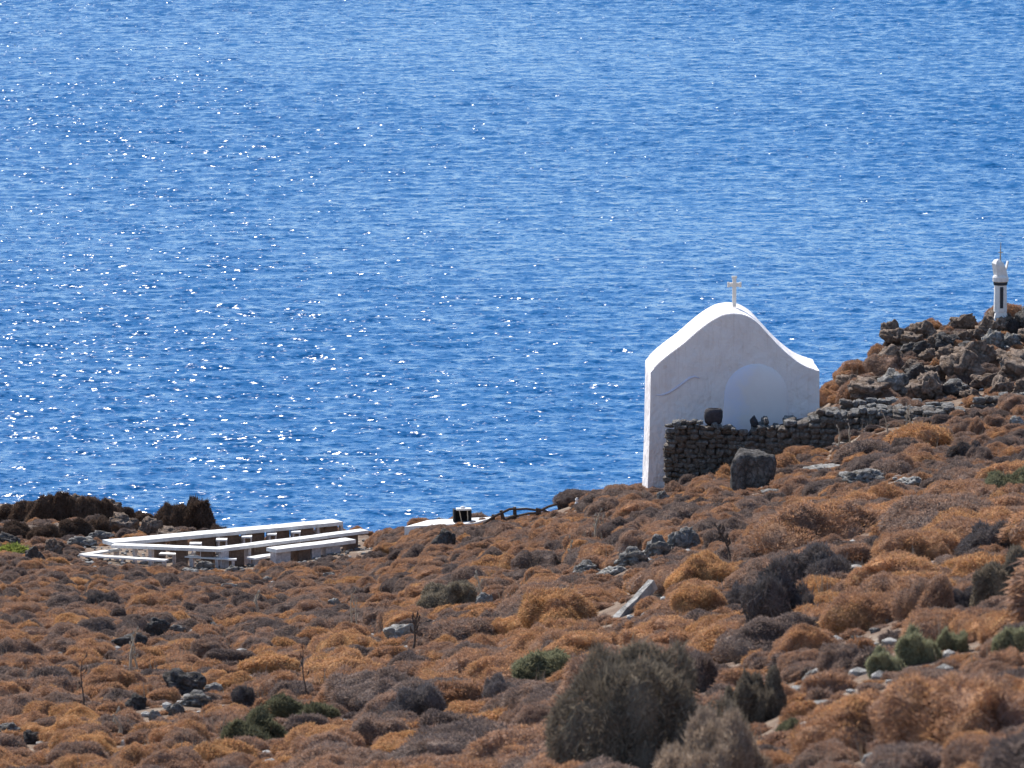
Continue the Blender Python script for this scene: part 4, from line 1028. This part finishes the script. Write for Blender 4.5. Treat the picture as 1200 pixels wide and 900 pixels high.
# the countless smaller cushions: one object each zone of size, instancing the cushion meshes on real points
def scrub_field(name, P, meshes, label, hrange):
    me = bpy.data.meshes.new(name); me.vertices.add(len(P)); me.vertices.foreach_set('co', np.array([(p[0], p[1], p[2]-.03) for p in P], dtype=np.float32).ravel())
    def attr(nm, ty, data, key='value'):
        a_ = me.attributes.new(nm, ty, 'POINT'); a_.data.foreach_set(key, data)
    attr('scl', 'FLOAT_VECTOR', np.array([(p[3]*1.15, p[3]*1.15, p[3]*random.uniform(.65, 1.1) if p[3] > .15 else p[3]*random.uniform(.4, .8)) for p in P], dtype=np.float32).ravel(), 'vector')
    attr('rot', 'FLOAT_VECTOR', np.array([(random.uniform(-.1, .1), random.uniform(-.1, .1), random.uniform(0, 6.28)) for p in P], dtype=np.float32).ravel(), 'vector')
    attr('tint', 'FLOAT', np.array([tint_at(p[0], p[1], p[3]) for p in P], dtype=np.float32))
    attr('pick', 'INT', np.array([random.randrange(len(meshes)) for p in P], dtype=np.int32))
    o = link(name, me); ng = bpy.data.node_groups.new(name, 'GeometryNodeTree')
    ng.interface.new_socket('Geometry', in_out='INPUT', socket_type='NodeSocketGeometry'); ng.interface.new_socket('Geometry', in_out='OUTPUT', socket_type='NodeSocketGeometry')
    gi, go = ng.nodes.new('NodeGroupInput'), ng.nodes.new('NodeGroupOutput')
    iop = ng.nodes.new('GeometryNodeInstanceOnPoints'); iop.inputs['Pick Instance'].default_value = True
    jn = ng.nodes.new('GeometryNodeGeometryToInstance')
    for src in meshes:
        oi = ng.nodes.new('GeometryNodeObjectInfo'); oi.transform_space = 'ORIGINAL'; oi.inputs['Object'].default_value = src
        ng.links.new(oi.outputs['Geometry'], jn.inputs[0])
    ng.links.new(gi.outputs[0], iop.inputs['Points']); ng.links.new(jn.outputs[0], iop.inputs['Instance'])
    for nm, ty, sock in (('scl', 'FLOAT_VECTOR', 'Scale'), ('rot', 'FLOAT_VECTOR', 'Rotation'), ('pick', 'INT', 'Instance Index')):
        na = ng.nodes.new('GeometryNodeInputNamedAttribute'); na.data_type = ty; na.inputs['Name'].default_value = nm
        if sock == 'Rotation':
            er = ng.nodes.new('FunctionNodeEulerToRotation'); ng.links.new(na.outputs['Attribute'], er.inputs[0]); ng.links.new(er.outputs[0], iop.inputs[sock])
        else: ng.links.new(na.outputs['Attribute'], iop.inputs[sock])
    ng.links.new(iop.outputs[0], go.inputs[0])
    md = o.modifiers.new('scatter', 'NODES'); md.node_group = ng
    tag(o, label, 'scrub', kind='stuff'); return o
# one real cushion of each mesh to draw from, standing on the slope outside the counted ones
def find_src(meshes):
    out = []
    for m_ in meshes:
        hitm = [o for o in bpy.data.objects if o.data == m_]
        if hitm: out.append(hitm[0])
        else:
            k_ = next(i for i, p_ in enumerate(rest) if p_[3] < .27 and p_[1] > 90); x, y, z, r = rest.pop(k_); o = link('cushion_shrub', m_); o.location = (x, y, z-.05); o.scale = (r*1.15, r*1.15, r); t = tint_at(x, y); o['tint'] = float(t)
            uu = col_of(x, y); tag(o, '%s %s cushion %s' % ('little' if r < .2 else 'modest', 'brown' if t < .5 else 'orange', 'low on the right slope, row %d%% across' % int(uu/12)), 'shrub', 'little cushions among the scrub'); out.append(o)
    return out
sL, sM, sS = find_src(LARGE), find_src(MEDIUM), find_src(SMALL)
scrub_field('outer_scrub', [p for p in rest if p[3] > .36], sL, 'larger cushions running on beyond the sides of the slope', (.5, .8))
scrub_field('heath_scrub', [p for p in rest if .2 < p[3] <= .36], sM, 'rust and grey-brown cushion scrub covering the whole slope', (.5, .8))
scrub_field('low_scrub', [p for p in rest if p[3] <= .2], sS, 'low brown scrub tufts filling the gaps between the cushions', (.5, .8))

# small stones lying in the scrub and round the tables (rubble nobody could count)
def rubble(name, label, spots, m):
    vs, fs, off = [], [], 0
    for (x, y, z, s) in spots:
        v, f = ico(1); sc_ = np.array([s*random.uniform(.7, 1.3), s*random.uniform(.7, 1.3), s*random.uniform(.4, .8)])
        k = 1+.3*np.array([noise.noise(Vector(q*1.5)+Vector((x*7, y*5, 0))) for q in v]); v = v*k[:, None]*sc_ + np.array([x, y, z])
        vs.append(v); fs.append(f+off); off += len(v)
    o = link(name, mesh_np(name, np.concatenate(vs), np.concatenate(fs), [m], False)); tag(o, label, 'stones', kind='stuff')
sp = []
for _ in range(1500):
    d = random.uniform(45, 180); u = random.uniform(-20, 1220); x = (u-600)/F/CP*d
    if is_terrace(x, d): continue
    sp.append((x, d, ground_z(x, d)+.03, random.uniform(.04, .10)))
rubble('field_stones', 'pale small stones scattered between the cushions', sp, M_PALE)
sp = []
for _ in range(520):
    u = random.uniform(90, 440); d = random.uniform(175.5, 185.5); x = (u-600)/F/CP*d
    sp.append((x, d, ground_z(x, d)+.03, random.uniform(.03, .09)))
rubble('shore_rubble', 'grey rubble under and round the white tables', sp, M_ROCK)
sp = []
for _ in range(260):
    u = random.uniform(780, 1180); d = random.uniform(155, 157.6); x = (u-600)/F/CP*d
    sp.append((x, d, ground_z(x, d)+.03, random.uniform(.05, .13)))
rubble('fallen_stones', 'fallen stones along the foot of the dry stone walls', sp, M_STONE)
# dry grass and dead twigs standing between the cushions
GB, GF = [], []
gr = np.random.default_rng(21); off = 0
for _ in range(1500):
    d = math.sqrt(gr.uniform(46**2, 178**2)); u = gr.uniform(-30, 1230); x = (u-600)/F/CP*d
    if is_terrace(x, d) or blocked(x, d, .05): continue
    z = ground_z(x, d); hgt = gr.uniform(.2, .5)
    if covers(x, d, z, hgt*.8): continue
    for b_ in range(int(gr.integers(3, 9))):
        q = Vector((x+gr.normal()*.05, d+gr.normal()*.05, z)); a_ = gr.uniform(0, 6.28); ln = gr.uniform(.05, .35)*hgt; tp = q+Vector((math.cos(a_)*ln, math.sin(a_)*ln, hgt*gr.uniform(.6, 1)))
        w_ = gr.uniform(.004, .009)
        GB += [(q.x-w_, q.y, q.z), (q.x+w_, q.y, q.z), tuple(tp), (q.x, q.y+w_, q.z)]; GF += [(off, off+1, off+2), (off+1, off+3, off+2), (off+3, off, off+2)]; off += 4
o = link('dry_grass', mesh_np('dry_grass', GB, GF, [M_STALK])); tag(o, 'pale dry grass stems and dead twigs standing up between the cushions', 'grass', kind='stuff')
print('scrub points', len(pts), 'indiv', len(indiv))
